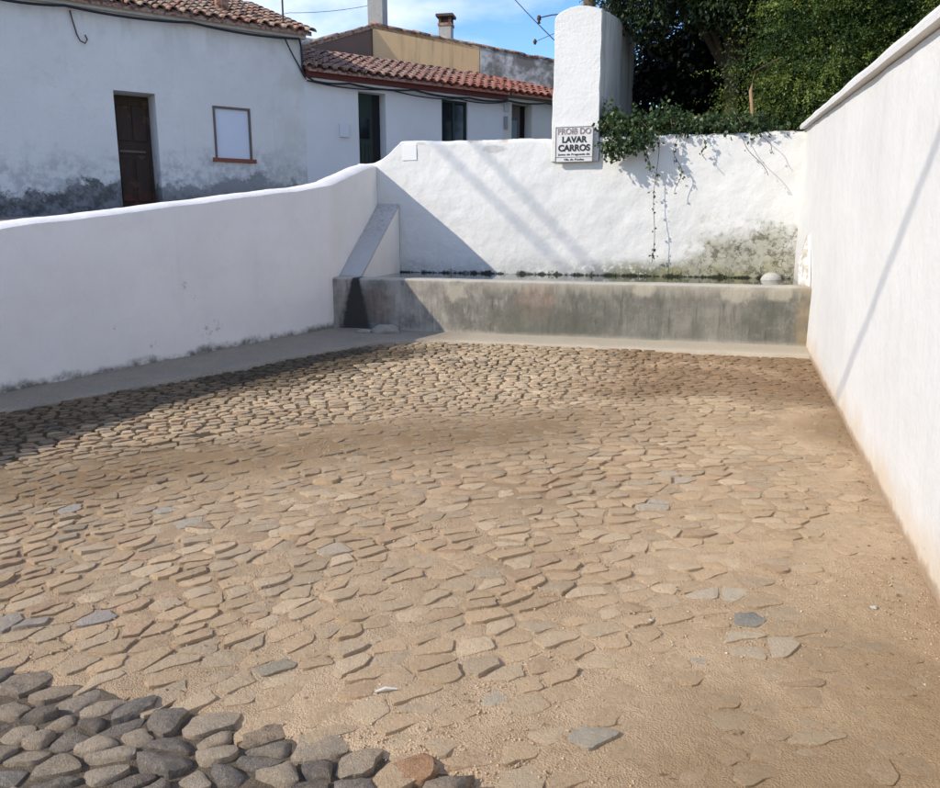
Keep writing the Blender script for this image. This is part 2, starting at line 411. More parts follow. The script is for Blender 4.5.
for (x, y, tx, ty, poly) in cel:
    if y < (1.93 if x < -.9 else 1.88) and x < -.5: continue
    S = float(sandy(x, y)); dpv = float(damp_shade(x, y)); big = random.random()
    hgt = float(G(y)+und(x, y)) + random.gauss(.0015, .0024 + .0012*(y < 5)) - (.004 if S > .95 else 0)
    g = stone_geo(x, y, tx, ty, poly, random.uniform(.0008, .0035) + .010 * float(sstep(.52, .15, S)), hgt, random.uniform(.002, .005), .055, (random.gauss(-.006, .022+.016*(y < 4.5)), random.gauss(.012, .025+.02*(y < 4.5))), .11, rnd=.18)
    if not g: continue
    k = random.random()
    tan_ = (.86, .60, .355); pale = (.93, .71, .46); grey = (.68, .535, .365); pink = (.76, .49, .30)
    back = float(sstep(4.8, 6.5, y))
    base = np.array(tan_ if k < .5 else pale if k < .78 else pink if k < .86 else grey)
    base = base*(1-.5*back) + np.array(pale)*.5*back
    if x > -1.6: rb_k = float(damp_shade(x, y)) * float(sstep(-1.6, -.4, x) * sstep(5.9, 6.8, y)); base = base * (1 - rb_k*np.array((.34, .48, .56)))
    base = base * random.uniform(.80, 1.2) * (1 - .33*dpv*(1 if (y < 6 or x > -1.2) else .3)) * (1 - .88*float(sstep(1.25, .70, x-float(ledge_x(y)) + random.gauss(0, .1)))*float(sstep(8.3, 7.6, y)))  # cobbles beside the left wall darkened to paint in its shade
    du = min(1, .30 + .62*S + .5*dpv*(y < 6)) * random.uniform(.65, 1.2) * (.45 if (y > 6 and x < -.8) else 1)
    for sx, sy, c_ in SPECIAL:
        if math.hypot((sx-x), (sy-y)) < .075: base = np.array(c_)*np.array((1.75, 1.55, 1.32)); du = .35
    ar = pixarea(x, y, 1) * (1.0 if S < .9 else .6)
    # inside the picture?
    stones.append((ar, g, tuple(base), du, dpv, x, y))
def in_view(x, y):
    v = Vector((x, y, G(y) - 1.6)); ps = R(17.275); th = R(11.742)
    F_ = Vector((-math.sin(ps)*math.cos(th), math.cos(ps)*math.cos(th), -math.sin(th))); R_ = Vector((math.cos(ps), math.sin(ps), 0)); U_ = R_.cross(F_)
    z = v.dot(F_)
    return z > .3 and abs(v.dot(R_)/z) < 470/789*1.01 and abs(v.dot(U_)/z) < 394/789*1.01
def emit_stones(stones, parent, name, limit=300, mat=None, sharp=42):
    stones.sort(key=lambda s: -(s[0] if in_view(s[5], s[6]) else s[0]*1e-4))
    for (ar, (V, F), tint_, du, dpv, x, y) in stones[:limit]:
        V = np.array(V); o_ = V[-1].copy(); V = V - o_
        me = np_mesh(name, V, F, {'tint': np.tile(tint_, (len(V), 1)), 'dust': np.full(len(V), du), 'damp_shade': np.full(len(V), dpv)}, True)
        me.set_sharp_from_angle(angle=R(sharp))
        o = link(name, me, parent, mat); o.location = o_
    rest = stones[limit:]
    if rest:
        Vs = []; Fs = []; T = []; Du = []; Dp = []; b = 0
        for (ar, (V, F), tint_, du, dpv, x, y) in rest:
            Vs += V; Fs += [(a+b, c+b, d+b) for a, c, d in F]; T += [tint_]*len(V); Du += [du]*len(V); Dp += [dpv]*len(V); b += len(V)
        me = np_mesh(name + 's', Vs, Fs, {'tint': T, 'dust': Du, 'damp_shade': Dp}, True); me.set_sharp_from_angle(angle=R(sharp))
        tag(link(name + 's', me, parent, mat), kind='stuff')
emit_stones(stones, yard, 'cobblestone', 300, M_cob)

# ------------------------------------------------------------------ dark river-stone road at the yard's mouth
t = NT('road_dirt'); n2 = t.noise(40, 5, .7); n3 = t.noise(160, 3, .7)
c = t.mix(n2, (.07, .055, .04), (.24, .185, .125)); c = t.mix(t.mul(t.ss(n3, .6, .7), .5), c, (.42, .36, .28))
M_rd = t.done(c, .95, t.bump(t.add(n2, t.mul(n3, .5)), .9, .012), .15)
def road_z(x, y): return G(y) + und(x, y) - .008 + (fbm(x, y, 12, 61, 3)-.5)*.02 - .006 - .05*sstep(1.93, 2.0, y) - .09*sstep(-.60, -.42, x)
road = grid_sheet('road', -5.6, -.25, 150, np.concatenate([np.arange(-2, .8, .2), np.arange(.8, 2.0, .02)]), road_z, M_rd)
tag(road, kind='structure')
def rframe(x, y):
    a = R(38 + 20*math.sin(x*1.3)); return (math.cos(a), math.sin(a))
seeds = []
y = .7
while y < 1.97:
    x = -4.6 + random.random()*.1
    while x < -.35:
        xx = x + random.uniform(-.035, .035); y2 = y + random.uniform(-.028, .028)
        if y2 < 1.90 - .10*max(0, xx+1.3): seeds.append((xx, y2))
        x += random.uniform(.08, .15)
    y += random.uniform(.075, .10)
rs = []
for (x, y, tx, ty, poly) in cells(seeds, rframe, 1.35, box=.088):
    hgt = float(G(y)+und(x, y)) + random.gauss(.004, .006)
    g = stone_geo(x, y, tx, ty, poly, random.uniform(.001, .005), hgt, random.uniform(.006, .014), .07, (random.gauss(0, .09), random.gauss(0, .09)), .09, rnd=.26)
    if not g: continue
    k = random.random(); edge = float(sstep(1.78, 1.92, y))
    base = (.15, .15, .15) if k < .34 else (.26, .24, .21) if k < .58 else (.09, .092, .098) if k < .72 else (.48, .39, .29) if k < .93 else (.28, .27, .25)
    kk = random.uniform(.75, 1.2); base = tuple(v*kk for v in base)
    du = .25 + .6*edge*random.random() + .5*float(sstep(-1.0, -.4, x))*random.random()
    for px, py in [(312, 752), (200, 772), (105, 765), (210, 720)]:
        sx, sy = wpt(px, py)
        if math.hypot(sx-x, sy-y) < .05: base = (.50, .42, .32)
    for px, py in [(395, 765), (440, 765), (470, 770)]:
        sx, sy = wpt(px, py)
        if math.hypot(sx-x, sy-y) < .045: base = (.55, .27, .13)
    rs.append((pixarea(x, y, 1), g, base, du, 0., x, y))
emit_stones(rs, road, 'river_stone', 300, M_cob, 55)

# pebbles and grit lying on the sand: uncountable
def pebbles(n, xr, yr, s0, s1, zf, name, mat, keep=None):
    X = RNG.uniform(*xr, n); Y = yr[0] + (yr[1]-yr[0]) * RNG.random(n)**1.5
    if keep is not None: k = keep(X, Y); X = X[k]; Y = Y[k]; n = len(X)
    S = s0 + (s1-s0) * RNG.random(n)**3.5; Z = zf(X, Y) + S*.2
    base = np.array([(1,0,0),(0,1,0),(-1,0,0),(0,-1,0),(0,0,.7),(0,0,-.7)], float)
    V = base[None]*S[:, None, None]*RNG.uniform(.6, 1.25, (n, 6, 1)) + RNG.normal(0, .18, (n, 6, 3))*S[:, None, None]
    V += np.c_[X, Y, Z][:, None, :]
    F = np.array([(0,1,4),(1,2,4),(2,3,4),(3,0,4),(1,0,5),(2,1,5),(3,2,5),(0,3,5)])
    F = (F[None] + (np.arange(n)*6)[:, None, None]).reshape(-1, 3)
    k = RNG.random(n); T = np.where(k[:, None] < .6, [[.56, .41, .26]], np.where(k[:, None] < .68, [[.70, .58, .44]], np.where(k[:, None] < .93, [[.38, .27, .17]], [[.22, .2, .18]])))
    T = T*RNG.uniform(.75, 1.2, (n, 1))
    me = np_mesh(name, V.reshape(-1, 3), F, {'tint': np.repeat(T, 6, 0), 'dust': np.zeros(n*6), 'damp_shade': np.zeros(n*6)})
    return tag(link(name, me, yard, mat), kind='stuff')
def dtop(x, y): return np.maximum(dirt_z(x, y), G(y)+und(x, y)-.002 - .02*sstep(1.95, 1.86, y)*sstep(-.42, -.66, x))
t = NT('grit'); t.l(t.mix(t.noise(90, 3, .6), t.attr('tint', True), (.45, .33, .21)), t.b.inputs['Base Color']); t.b.inputs['Roughness'].default_value = .95; M_grit = t.m
pebbles(60000, (-2.6, .9), (1.7, 4.6), .0012, .0070, dtop, 'gravel', M_grit, lambda x, y: RNG.random(len(x)) < sandy(x, y)**2 * sstep(.40, .62, fbm(x, y, 1.7, 77, 4)))

def dry_leaves(n):
    X = RNG.uniform(-2.4, .9, n); Y = 1.7 + 6.5*RNG.random(n)**1.4; k = RNG.random(n) < .45; X[k] = .9 - np.abs(RNG.normal(0, .12, k.sum())); n = len(X)
    Z = dtop(X, Y) + .005; a = RNG.uniform(0, 6.28, n); L_ = RNG.uniform(.004, .011, n)
    u = np.c_[np.cos(a), np.sin(a), RNG.normal(0, .3, n)]; w = np.c_[-np.sin(a), np.cos(a), RNG.normal(0, .35, n)]; P = np.c_[X, Y, Z]
    V = np.stack([P-u*L_[:, None], P+w*L_[:, None]*.5, P+u*L_[:, None], P-w*L_[:, None]*.5], 1).reshape(-1, 3)
    tag(link('dry_leaves', np_mesh('dry_leaves', V, np.arange(len(V)).reshape(-1, 4)), yard, flat('dry_leaf', (.16, .095, .045), .8, .5, 9)), kind='stuff')
dry_leaves(380)

# ------------------------------------------------------------------ concrete strip round the foot of the walls
t = NT('strip_concrete'); n = t.noise(3, 6, .65); n2 = t.noise(50, 5, .7)
c = t.mix(n, (.20, .17, .125), (.38, .32, .235)); c = t.mix(t.mul(t.ss(n2, .45, .7), .4), c, (.50, .45, .37)); c = t.mix(t.mul(t.ss(n2, .42, .3), .4), c, (.14, .12, .09))
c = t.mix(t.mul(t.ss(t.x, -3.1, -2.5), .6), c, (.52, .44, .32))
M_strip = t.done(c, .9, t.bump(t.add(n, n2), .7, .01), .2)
sb = MB(); inner = [(-6.0, -2.), (-6.0, 4.6), (-6.0, 5.0), (-5.2, 6.6), (-4.75, 8.0), (-4.6, 8.85), (-3.2, 8.85), (1.0, 8.85)]
pts = []
for (p0, p1), (q0, q1) in zip(zip(LEDGE[:-1], LEDGE[1:]), zip(inner[:-1], inner[1:])):
    nn = max(2, int(math.dist(p0, p1)/.07))
    for k in range(nn): f = k/nn; pts.append(((p0[0]+(p1[0]-p0[0])*f, p0[1]+(p1[1]-p0[1])*f), (q0[0]+(q1[0]-q0[0])*f, q0[1]+(q1[1]-q0[1])*f)))
pts.append((LEDGE[-1], inner[-1]))
rows = []
for i, (a, b) in enumerate(pts):
    w = (mnoise.noise(Vector((a[0]*3, a[1]*3, 0))) + .5*mnoise.noise(Vector((a[0]*9, a[1]*9, 3))))*.035
    dx, dy = b[0]-a[0], b[1]-a[1]; dl = math.hypot(dx, dy); a = (a[0]+dx/dl*w, a[1]+dy/dl*w)
    col = [(a[0], a[1], G(a[1])-.06), (a[0]+dx/dl*.004, a[1]+dy/dl*.004, G(a[1])+.018)]
    for f in (.08, .3, .6, 1):
        x = a[0]+(b[0]-a[0])*f; y = a[1]+(b[1]-a[1])*f
        col.append((x, y, G(y)+.028+.02*f + .006*mnoise.noise(Vector((x*5, y*5, 8)))))
    rows.append(col)
m_ = len(rows[0])
for c_ in rows: sb.v += c_
for i in range(len(rows)-1):
    for k in range(m_-1): sb.f.append((i*m_+k, (i+1)*m_+k, (i+1)*m_+k+1, i*m_+k+1))
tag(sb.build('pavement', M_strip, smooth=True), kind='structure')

# ------------------------------------------------------------------ plastered walls
def loft_wall(path, zb, zt, thick, side, amp=.012, rise=.0, step=.05, rows=44, seed=0., edge=.02, topamp=.01):
    """front face follows path; side = unit direction function of the outward (hidden) side"""
    pts = []
    for a, b in zip(path[:-1], path[1:]):
        n = max(1, int(math.dist(a, b)/step))
        for k in range(n): pts.append((a[0]+(b[0]-a[0])*k/n, a[1]+(b[1]-a[1])*k/n))
    pts.append(path[-1]); V = []; F = []
    m = rows + 5
    rise_ = rise
    for i, p in enumerate(pts):
        rise = rise_(p[1]) if callable(rise_) else rise_
        q0 = pts[max(0, i-2)]; q1 = pts[min(len(pts)-1, i+2)]
        tx, ty = q1[0]-q0[0], q1[1]-q0[1]; l = math.hypot(tx, ty); nx_, ny_ = (ty/l*side, -tx/l*side)     # outward to hidden side
        b_ = zb(*p); t_ = zt(*p) + topamp*mnoise.noise(Vector((p[0]*2.3, p[1]*2.3, seed)))+ .4*topamp*mnoise.noise(Vector((p[0]*11, p[1]*11, seed)))
        for k in range(rows):
            z = b_ + (t_-edge-b_)*k/(rows-1)
            q = Vector((p[0]*1.6+seed, p[1]*1.6, z*1.6))
            d = amp*(mnoise.noise(q) + .55*mnoise.noise(q*2.7) + .3*mnoise.noise(q*6.5))
            V.append((p[0]+nx_*d, p[1]+ny_*d, z))
        for f, dz in ((.03, 0), (thick*.5, rise*.5), (thick-.03, rise), (thick, rise-edge)):
            V.append((p[0]+nx_*f, p[1]+ny_*f, t_+dz))
        V.append((p[0]+nx_*thick, p[1]+ny_*thick, b_))
    for i in range(len(pts)-1):
        for k in range(m-1): F.append((i*m+k, i*m+k+1, (i+1)*m+k+1, (i+1)*m+k))
    F.append(tuple(range(m))); F.append(tuple((len(pts)-1)*m + k for k in range(m))[::-1])
    mb = MB(); mb.v = V; mb.f = F; return mb

# left boundary wall (in its own shade)
def lw_top(x, y):
    return float(np.interp(y, [-3, 3, 5.0, 5.55, 6.06, 7.03, 7.61, 8.3, 8.76, 9.13, 10.22, 10.82], [1.36, 1.40, 1.605, 1.684, 1.748, 1.887, 1.967, 2.055, 2.135, 2.205, 2.425, 2.507]))
def ex_left(t, c):
    for (x, y, z, r_) in [(-5.05, 6.8, 1.05, .05), (-5.0, 6.88, .92, .04), (-4.92, 7.1, .62, .07), (-5.0, 6.95, .55, .08), (-5.3, 6.0, .72, .03), (-5.15, 6.4, .5, .04)]:
        d = t.blob(t.y, y, r_*1.4, t.z, z, r_*1.1, .8, 14)
        c = t.mix(t.mul(t.mul(d, t.ss(t.noise(11, 6, .75), .53, .60)), .55), c, (.26, .25, .225))
    return c
M_left = plaster('left_wall_plaster', (.85, .80, .735), .40, (0, GS, .03), .10, (.09, .085, .06), .45, .45, ex_left)  # whitewash set paler than the sunlit walls to brighten its shaded face
LW = [(-5.75, -3.0), (-5.75, 4.3), (-5.72, 4.8), (-5.60, 5.25), (-5.03, 7.0), (-4.47, 8.72), (-4.475, 8.82), (-4.76, 10.79)]
wl = loft_wall(LW, lambda x, y: G(y)-.2, lw_top, .22, -1, .008, lambda y: .026, .06, 34, 3.)
o = wl.build('boundary_wall', M_left, smooth=True)
o.data.set_sharp_from_angle(angle=R(50))
tag(o, 'long low white boundary wall in shade along the left of the yard, rising away', 'wall')

# back wall with its swept-up left end
YB = 10.8
def bw_top(x, y):
    if x < -4.86: return 2.53
    if x < -4.39: return 2.53 + .29*((x+4.86)/.47)**1.7
    return float(np.interp(x, [-4.39, -1.6, .95], [2.82, 2.79, 2.78]))
def ex_back(t, c):
    w = t.add(t.z, t.mul(t.sub(t.noise(6, 6, .7), .5), .22))
    right = t.ss(t.x, -2.4, -.6)
    m1 = t.mul(t.ss(w, 1.26, 1.04), t.add(t.mul(right, .75), .22))
    c = t.mix(t.mul(m1, t.ss(t.noise(14, 6, .7), .34, .5)), c, (.05, .056, .026))
    g = t.blob(t.x, .55, 1.25, t.z, 1.05, .66, .8, 3.2)            # bare, mouldy render low on the right
    c = t.mix(t.mul(g, .8), c, t.mix(t.noise(6, 6, .7), (.20, .19, .115), (.50, .465, .36)))
    c = t.mix(t.mul(g, t.mul(t.ss(t.noise(9, 7, .75), .48, .60), .85)), c, (.14, .125, .085))
    nv = t.t.nodes.new('ShaderNodeTexNoise'); nv.inputs['Scale'].default_value = 5; nv.inputs['Detail'].default_value = 6; t.l(t.pos, nv.inputs['Vector'])
    va = t.t.nodes.new('ShaderNodeVectorMath'); va.operation = 'MULTIPLY_ADD'; va.inputs[1].default_value = (.55, .55, .55); t.l(nv.outputs['Color'], va.inputs[0]); t.l(t.pos, va.inputs[2])
    cr = t.ss(t.voro(3.6, 'DISTANCE_TO_EDGE', va.outputs[0]), .040, .006)
    cr = t.mul(cr, t.ss(t.noise(3, 4, .6), .42, .55)); c = t.mix(t.mul(t.mul(g, cr), .9), c, (.07, .06, .05))
    yel = t.mul(t.ss(w, 1.32, 1.06), t.ss(t.noise(2.2, 4, .6, t.vec(loc=(9, 0, 2))), .46, .6)); c = t.mix(t.mul(t.mul(yel, right), .6), c, (.33, .31, .16))
    c = t.mix(t.mul(t.ss(w, 1.035, 1.0), .95), c, (.02, .022, .014))   # wet black algae at the waterline
    tp = t.mul(t.ss(t.add(t.z, t.mul(t.noise(16, 5, .7), .07)), 2.78, 2.83), t.ss(t.noise(3.3, 4, .6), .48, .62))
    c = t.mix(t.mul(tp, .75), c, (.33, .25, .18))
    d = t.blob(t.x, -3.0, .18, t.z, 2.68, .06, .9, 12); c = t.mix(t.mul(d, .5), c, (.3, .29, .27))
    return c
M_back = plaster('back_wall_plaster', (.705, .685, .64), .55, None, .1, grime=.22, chips=.5, extra=ex_back)
bw = loft_wall([(-5.06, YB), (-4.7, YB), (-4.3, YB), (.93, YB)], lambda x, y: .2, bw_top, .34, -1, .016, .01, .03, 80, 9., .03, .022)
bwo = bw.build('back_wall', M_back, smooth=True); bwo.data.set_sharp_from_angle(angle=R(50))
tag(bwo, 'rough white plastered wall in full sun behind the water tank, with mould low on its right', 'wall')

# right wall with coping
def rw_top(x, y): return 2.33 + GS*y
def ex_right(t, c):
    h = t.sub(t.z, t.mul(t.y, GS)); n = t.noise(2.5, 6, .65)
    m = t.ss(t.add(h, t.mul(t.sub(n, .5), .5)), .26, -.02)
    c = t.mix(t.mul(m, .70), c, (.60, .46, .29))
    m = t.ss(t.add(h, t.mul(t.sub(t.noise(14, 5, .7), .5), .10)), .07, .01); c = t.mix(t.mul(m, .8), c, (.30, .20, .12))
    bg_ = t.mul(t.ss(t.x, .905, .88), t.ss(t.noise(9, 6, .7), .40, .58)); c = t.mix(t.mul(bg_, .8), c, (.33, .27, .17))
    st = t.mul(t.ss(t.noise(1., 5, .6, t.vec(7, 7, .35, (1, 2, 3))), .5, .7), t.ss(h, 1.1, 2.3)); c = t.mix(t.mul(st, .42), c, (.52, .49, .44))
    st = t.mul(t.ss(t.noise(1., 4, .6, t.vec(22, 22, .6, (5, 2, 3))), .60, .7), t.mul(t.ss(h, 2.0, 2.33), t.ss(t.y, 7.5, 9.))); c = t.mix(t.mul(st, .6), c, (.25, .24, .22))
    d = t.mul(t.ss(t.y, 9.2, 10.6), t.ss(t.add(t.z, t.mul(n, .4)), 1.5, 1.1)); c = t.mix(t.mul(d, .6), c, (.33, .29, .20))
    return c
M_right = plaster('right_wall_plaster', (.67, .65, .61), .36, None, .1, grime=.5, chips=.6, extra=ex_right)
rwb = loft_wall([(.918, -3.0), (.918, 11.15)], lambda x, y: G(y)-.2, rw_top, .30, 1, .007, 0, .06, 44, 17., .005, 0)
rwo = rwb.build('side_wall', M_right, smooth=True); rwo.data.set_sharp_from_angle(angle=R(50))
tag(rwo, 'tall smooth white wall in sun along the right of the yard, capped with a coping', 'wall')
cb = MB(); prof = [(.86, .004), (.853, .04), (.872, .07), (1.02, .10), (1.22, .09), (1.27, .07), (1.27, .004)]
ycs = np.arange(-3, 11.0, .12)
for i, y in enumerate(ycs):
    for (x, z) in prof:
        cb.v.append((x + .006*mnoise.noise(Vector((x*3, y*1.5, 2))), y, rw_top(0, y)+z+.008*mnoise.noise(Vector((x*3, y*2.2, 5)))*(z > .01)))
k = len(prof)
for i in range(len(ycs)-1):
    for j in range(k): cb.f.append((i*k+j, i*k+(j+1) % k, (i+1)*k+(j+1) % k, (i+1)*k+j))
cb.f.append(tuple(range(k))); cb.f.append(tuple((len(ycs)-1)*k+j for j in range(k))[::-1])
M_cop = plaster('coping_plaster', (.72, .70, .67), .5, None, grime=1.1, chips=.6)
cp = cb.build('coping', M_cop, rwo); cp.data.set_sharp_from_angle(angle=R(30))
for p in cp.data.polygons: p.use_smooth = True
# plaster swelling at the foot of the corner, over the tank's end
lb = MB(); nr = 14; ns = 14
for i in range(nr):
    f = i/(nr-1); z = .93 + .62*f; rad = .105*math.sin(math.pi*min(1, .22+.72*f))**.8*(1-.35*f) + .012
    for k in range(ns):
        a = R(90) + math.pi*k/(ns-1)
        d = 1 + .35*mnoise.noise(Vector((math.cos(a)*2, math.sin(a)*2, z*5)))
        lb.v.append((.915 + math.cos(a)*rad*d*1.0, 8.98 + math.sin(a)*rad*1.7*d + .3*f, z))
for i in range(nr-1):
    for k in range(ns-1): lb.f.append((i*ns+k, i*ns+k+1, (i+1)*ns+k+1, (i+1)*ns+k))
lb.f.append(tuple(range(ns))); lb.f.append(tuple((nr-1)*ns+k for k in range(ns)))
lb.build('plaster_bulge', M_right, rwo, smooth=True)

# ------------------------------------------------------------------ water tank
ZR = 1.035
t = NT('tank_concrete')
n = t.noise(2.4, 6, .65); st = t.noise(1., 6, .65, t.vec(7, 7, 1.1)); st2 = t.noise(1., 5, .65, t.vec(19, 19, 2.0, (4, 4, 4))); n2 = t.noise(45, 5, .7)
c = t.mix(t.ss(n, .3, .7), (.155, .14, .115), (.40, .36, .30))
c = t.mix(t.mul(t.ss(t.noise(1.3, 6, .7, t.vec(1.6, 1.6, 1, (3, 8, 1))), .44, .62), .6), c, (.10, .098, .08)); c = t.mix(t.mul(t.ss(t.noise(7, 7, .72), .5, .66), .5), c, (.36, .33, .27)); c = t.mix(t.mul(t.ss(st, .46, .66), .35), c, (.11, .105, .085)); c = t.mix(t.mul(t.ss(st2, .54, .70), .55), c, (.06, .056, .044))
c = t.mix(t.mul(t.ss(st2, .42, .28), .45), c, (.46, .42, .34))
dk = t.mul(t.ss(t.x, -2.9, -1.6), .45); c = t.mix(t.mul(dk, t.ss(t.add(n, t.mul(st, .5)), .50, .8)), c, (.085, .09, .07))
rd = t.blob(t.x, -3.86, .22, t.z, .72, .22, .5, 7); c = t.mix(t.mul(rd, .35), c, (.17, .09, .065))
rd = t.blob(t.x, -1.95, .25, t.z, .80, .24, .6, 7); c = t.mix(t.mul(rd, .35), c, (.32, .20, .14))
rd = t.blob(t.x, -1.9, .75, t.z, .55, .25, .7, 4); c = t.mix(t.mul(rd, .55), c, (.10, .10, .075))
pl = t.mul(t.ss(t.add(t.z, t.mul(t.sub(st2, .5), .35)), .86, 1.0), t.ss(t.x, -3.0, -2.2)); c = t.mix(t.mul(pl, .5), c, (.44, .39, .30))
pl = t.mul(t.ss(t.add(t.z, t.mul(t.sub(n2, .5), .04)), 1.005, 1.03), 1.); c = t.mix(t.mul(pl, .65), c, (.50, .46, .38))
fo = t.ss(t.add(t.z, t.mul(t.sub(n, .5), .12)), .47, .40); c = t.mix(t.mul(fo, .5), c, (.44, .38, .29))
# black algae fan below the overflow lip
hw = t.add(.045, t.mul(t.sub(1.03, t.z), .27)); dd = t.math('DIVIDE', t.math('ABSOLUTE', t.sub(t.x, t.add(-4.165, t.mul(t.sub(1.03, t.z), -.03)))), hw)
dd = t.add(dd, t.mul(t.sub(t.noise(12, 7, .75), .5), 1.1)); fan = t.ss(dd, 1.22, .72)
c = t.mix(t.mul(fan, .97), c, (.008, .009, .008))
c = t.mix(t.mul(t.ss(dd, 1.75, .9), .4), c, (.07, .065, .055))
for bx_, bz_, bw_, bh_ in ((.22, .95, .17, .12), (.62, .96, .16, .10), (-.75, .97, .12, .09), (-2.9, .9, .16, .12)):
    c = t.mix(t.mul(t.blob(t.x, bx_, bw_, t.z, bz_, bh_, .8, 9), .6), c, (.44, .39, .30))
rst = t.mul(t.ss(t.x, .74, .86), t.ss(n, .3, .6)); c = t.mix(t.mul(rst, .5), c, (.36, .25, .13))
M_tank = t.done(c, .85, t.bump(t.add(t.mul(n, .6), t.add(t.mul(st2, .4), t.mul(n2, .5))), .8, .012), .25)
tank = empty('water_tank', (-1.8, 8.75, G(8.75)))
tag(tank, 'long low concrete water tank across the back of the yard, brimful of dark water', 'water tank')
def slab_front():
    mb = MB(); nx_, nz = 240, 22; x0, x1 = -4.56, .93
    zb_ = G(8.75) - .1
    prof = [(8.75, zb_ + (ZR-.03-zb_)*k/nz) for k in range(nz+1)] + [(8.758, ZR-.012), (8.78, ZR), (8.98, ZR), (9.0, ZR-.012), (9.0, .5)]
    for i in range(nx_+1):
        x = x0+(x1-x0)*i/nx_
        for j, (y, z) in enumerate(prof):
            q = Vector((x*1.7, z*2.2, 3)); d = .010*mnoise.noise(q)+.006*mnoise.noise(q*3.1)+.004*mnoise.noise(q*8)
            sag = .006*mnoise.noise(Vector((x*1.1, 5, 1)))+.004*mnoise.noise(Vector((x*6, 5, 1)))
            base_flare = .03*max(0, 1-(z-zb_-.1)/.07) if j <= nz and z < zb_+.17 else 0
            mb.v.append((x, y-d-base_flare, z+(sag if z > .9 else 0)))
    m = len(prof)
    for i in range(nx_):
        for k in range(m-1): mb.f.append((i*m+k, (i+1)*m+k, (i+1)*m+k+1, i*m+k+1))
    mb.f.append(tuple(range(m))); mb.f.append(tuple(nx_*m+k for k in range(m))[::-1])
    return mb
o = slab_front().build('front_wall', M_tank, tank, smooth=True); o.data.set_sharp_from_angle(angle=R(40))
MB().box((-4.5, 9.0, .3), (.905, 10.78, .42)).build('tank_floor', M_tank, tank)
t = NT('tank_water'); n = t.noise(7, 5, .6); n2 = t.noise(1.4, 3, .5)
c = t.mix(t.ss(t.noise(5, 6, .7), .55, .66), (.020, .026, .014), (.065, .075, .030))
t.b.inputs['IOR'].default_value = 1.33
M_water = t.done(c, .035, t.bump(t.add(n, n2), .15, .004), .5)
wb = MB().box((-4.64, 9.003, .9), (.91, 10.79, .998)); wo_ = wb.build('water', M_water); tag(wo_, kind='structure')
# pale round stone standing in the water, right end
M_pale = flat('pale_stone', (.42, .40, .35), .8, .25, 25)
sb = MB(); ns = 18
for i in range(9):
    f = i/8; a = f*math.pi/2; rr = math.cos(a)*.125 + .0005
    for k in range(ns):
        b = 2*math.pi*k/ns; sb.v.append((rr*math.cos(b), rr*math.sin(b)*.9, .105*math.sin(a)))
for i in range(8):
    for k in range(ns): sb.f.append((i*ns+k, i*ns+(k+1) % ns, (i+1)*ns+(k+1) % ns, (i+1)*ns+k))
sb.f.append(tuple(range(ns))[::-1])
o = sb.build('round_stone', M_pale, smooth=True); o.location = (.63, 10.45, .985)
tag(o, 'pale domed stone just clearing the water near the right end of the tank', 'stone')

# sloping buttress in the left corner
M_butt = plaster('buttress_top', (.50, .49, .47), .8, None, grime=1.5, chips=1.2)
bb = MB(); y0, y1 = 9.0, 10.79
def bx(y, s): return (-4.462 - (y-8.75)*.146 + .004) + (s * .33)
za, zb2 = 1.02, 1.93
bb.add([(bx(y0, 0), y0, .9), (bx(y0, 1)-.04, y0, .9), (bx(y1, 1), y1, .9), (bx(y1, 0), y1, .9), (bx(y0, 0), y0, za), (bx(y0, 1)-.04, y0, za), (bx(y1, 1), y1, zb2), (bx(y1, 0), y1, zb2)],
       [(0,3,2,1),(0,1,5,4),(1,2,6,5),(2,3,7,6),(3,0,4,7)])
bt = bb.build('buttress', M_left); tag(bt, 'white wedge buttress sloping down to the tank in the left corner', 'buttress')
M_butt = plaster('buttress_cap', (.50, .49, .47), .8, None, grime=1.5, chips=1.4, extra=lambda t, c: t.mix(t.mul(t.ss(t.z, 1.35, 1.6), t.mul(t.ss(t.noise(20, 6, .75), .47, .68), .75)), c, (.24, .23, .20)))
tp = MB().add([(bx(y0, 0), y0-.01, za-.01), (bx(y0, 1)-.037, y0-.01, za-.01), (bx(y1, 1)+.003, y1, zb2), (bx(y1, 0), y1, zb2), (bx(y0, 0), y0-.01, za+.03), (bx(y0, 1)-.035, y0-.01, za+.03), (bx(y1, 1)+.004, y1, zb2+.03), (bx(y1, 0), y1, zb2+.03)],
       [(4,5,6,7),(0,1,5,4),(1,2,6,5),(0,3,2,1),(3,0,4,7)])
tp.build('capping', M_butt, bt)

# lump of mortar rubble at the tank's foot
M_rub = flat('rubble', (.30, .27, .22), .95, .3, 12, .01)
def rock(name, c_, r_, mat, parent=None, seed=1, sq=(1, .7, .45)):
    import bmesh
    bm = bmesh.new(); bmesh.ops.create_icosphere(bm, subdivisions=3, radius=1)
    for v in bm.verts:
        d = 1 + .35*mnoise.noise(v.co*1.4+Vector((seed*7.3, 0, 0))) + .15*mnoise.noise(v.co*4+Vector((0, seed*3.1, 0)))
        v.co = Vector((v.co.x*sq[0], v.co.y*sq[1], v.co.z*sq[2]))*d*r_
    me = bpy.data.meshes.new(name); bm.to_mesh(me); bm.free()
    for p in me.polygons: p.use_smooth = True
    o = link(name, me, parent, mat); o.location = c_; return o
o = rock('rubble', (-3.72, 8.58, G(8.58)+.055), .16, M_rub, seed=2, sq=(1.15, .6, .5)); tag(o, 'lump of broken mortar on the ground at the shaded foot of the tank', 'rubble')
o = rock('rubble', (-3.97, 8.52, G(8.52)+.05), .08, M_rub, seed=5, sq=(1.2, .7, .35)); tag(o, 'smaller flat piece of mortar between the black stain and the larger lump', 'rubble')

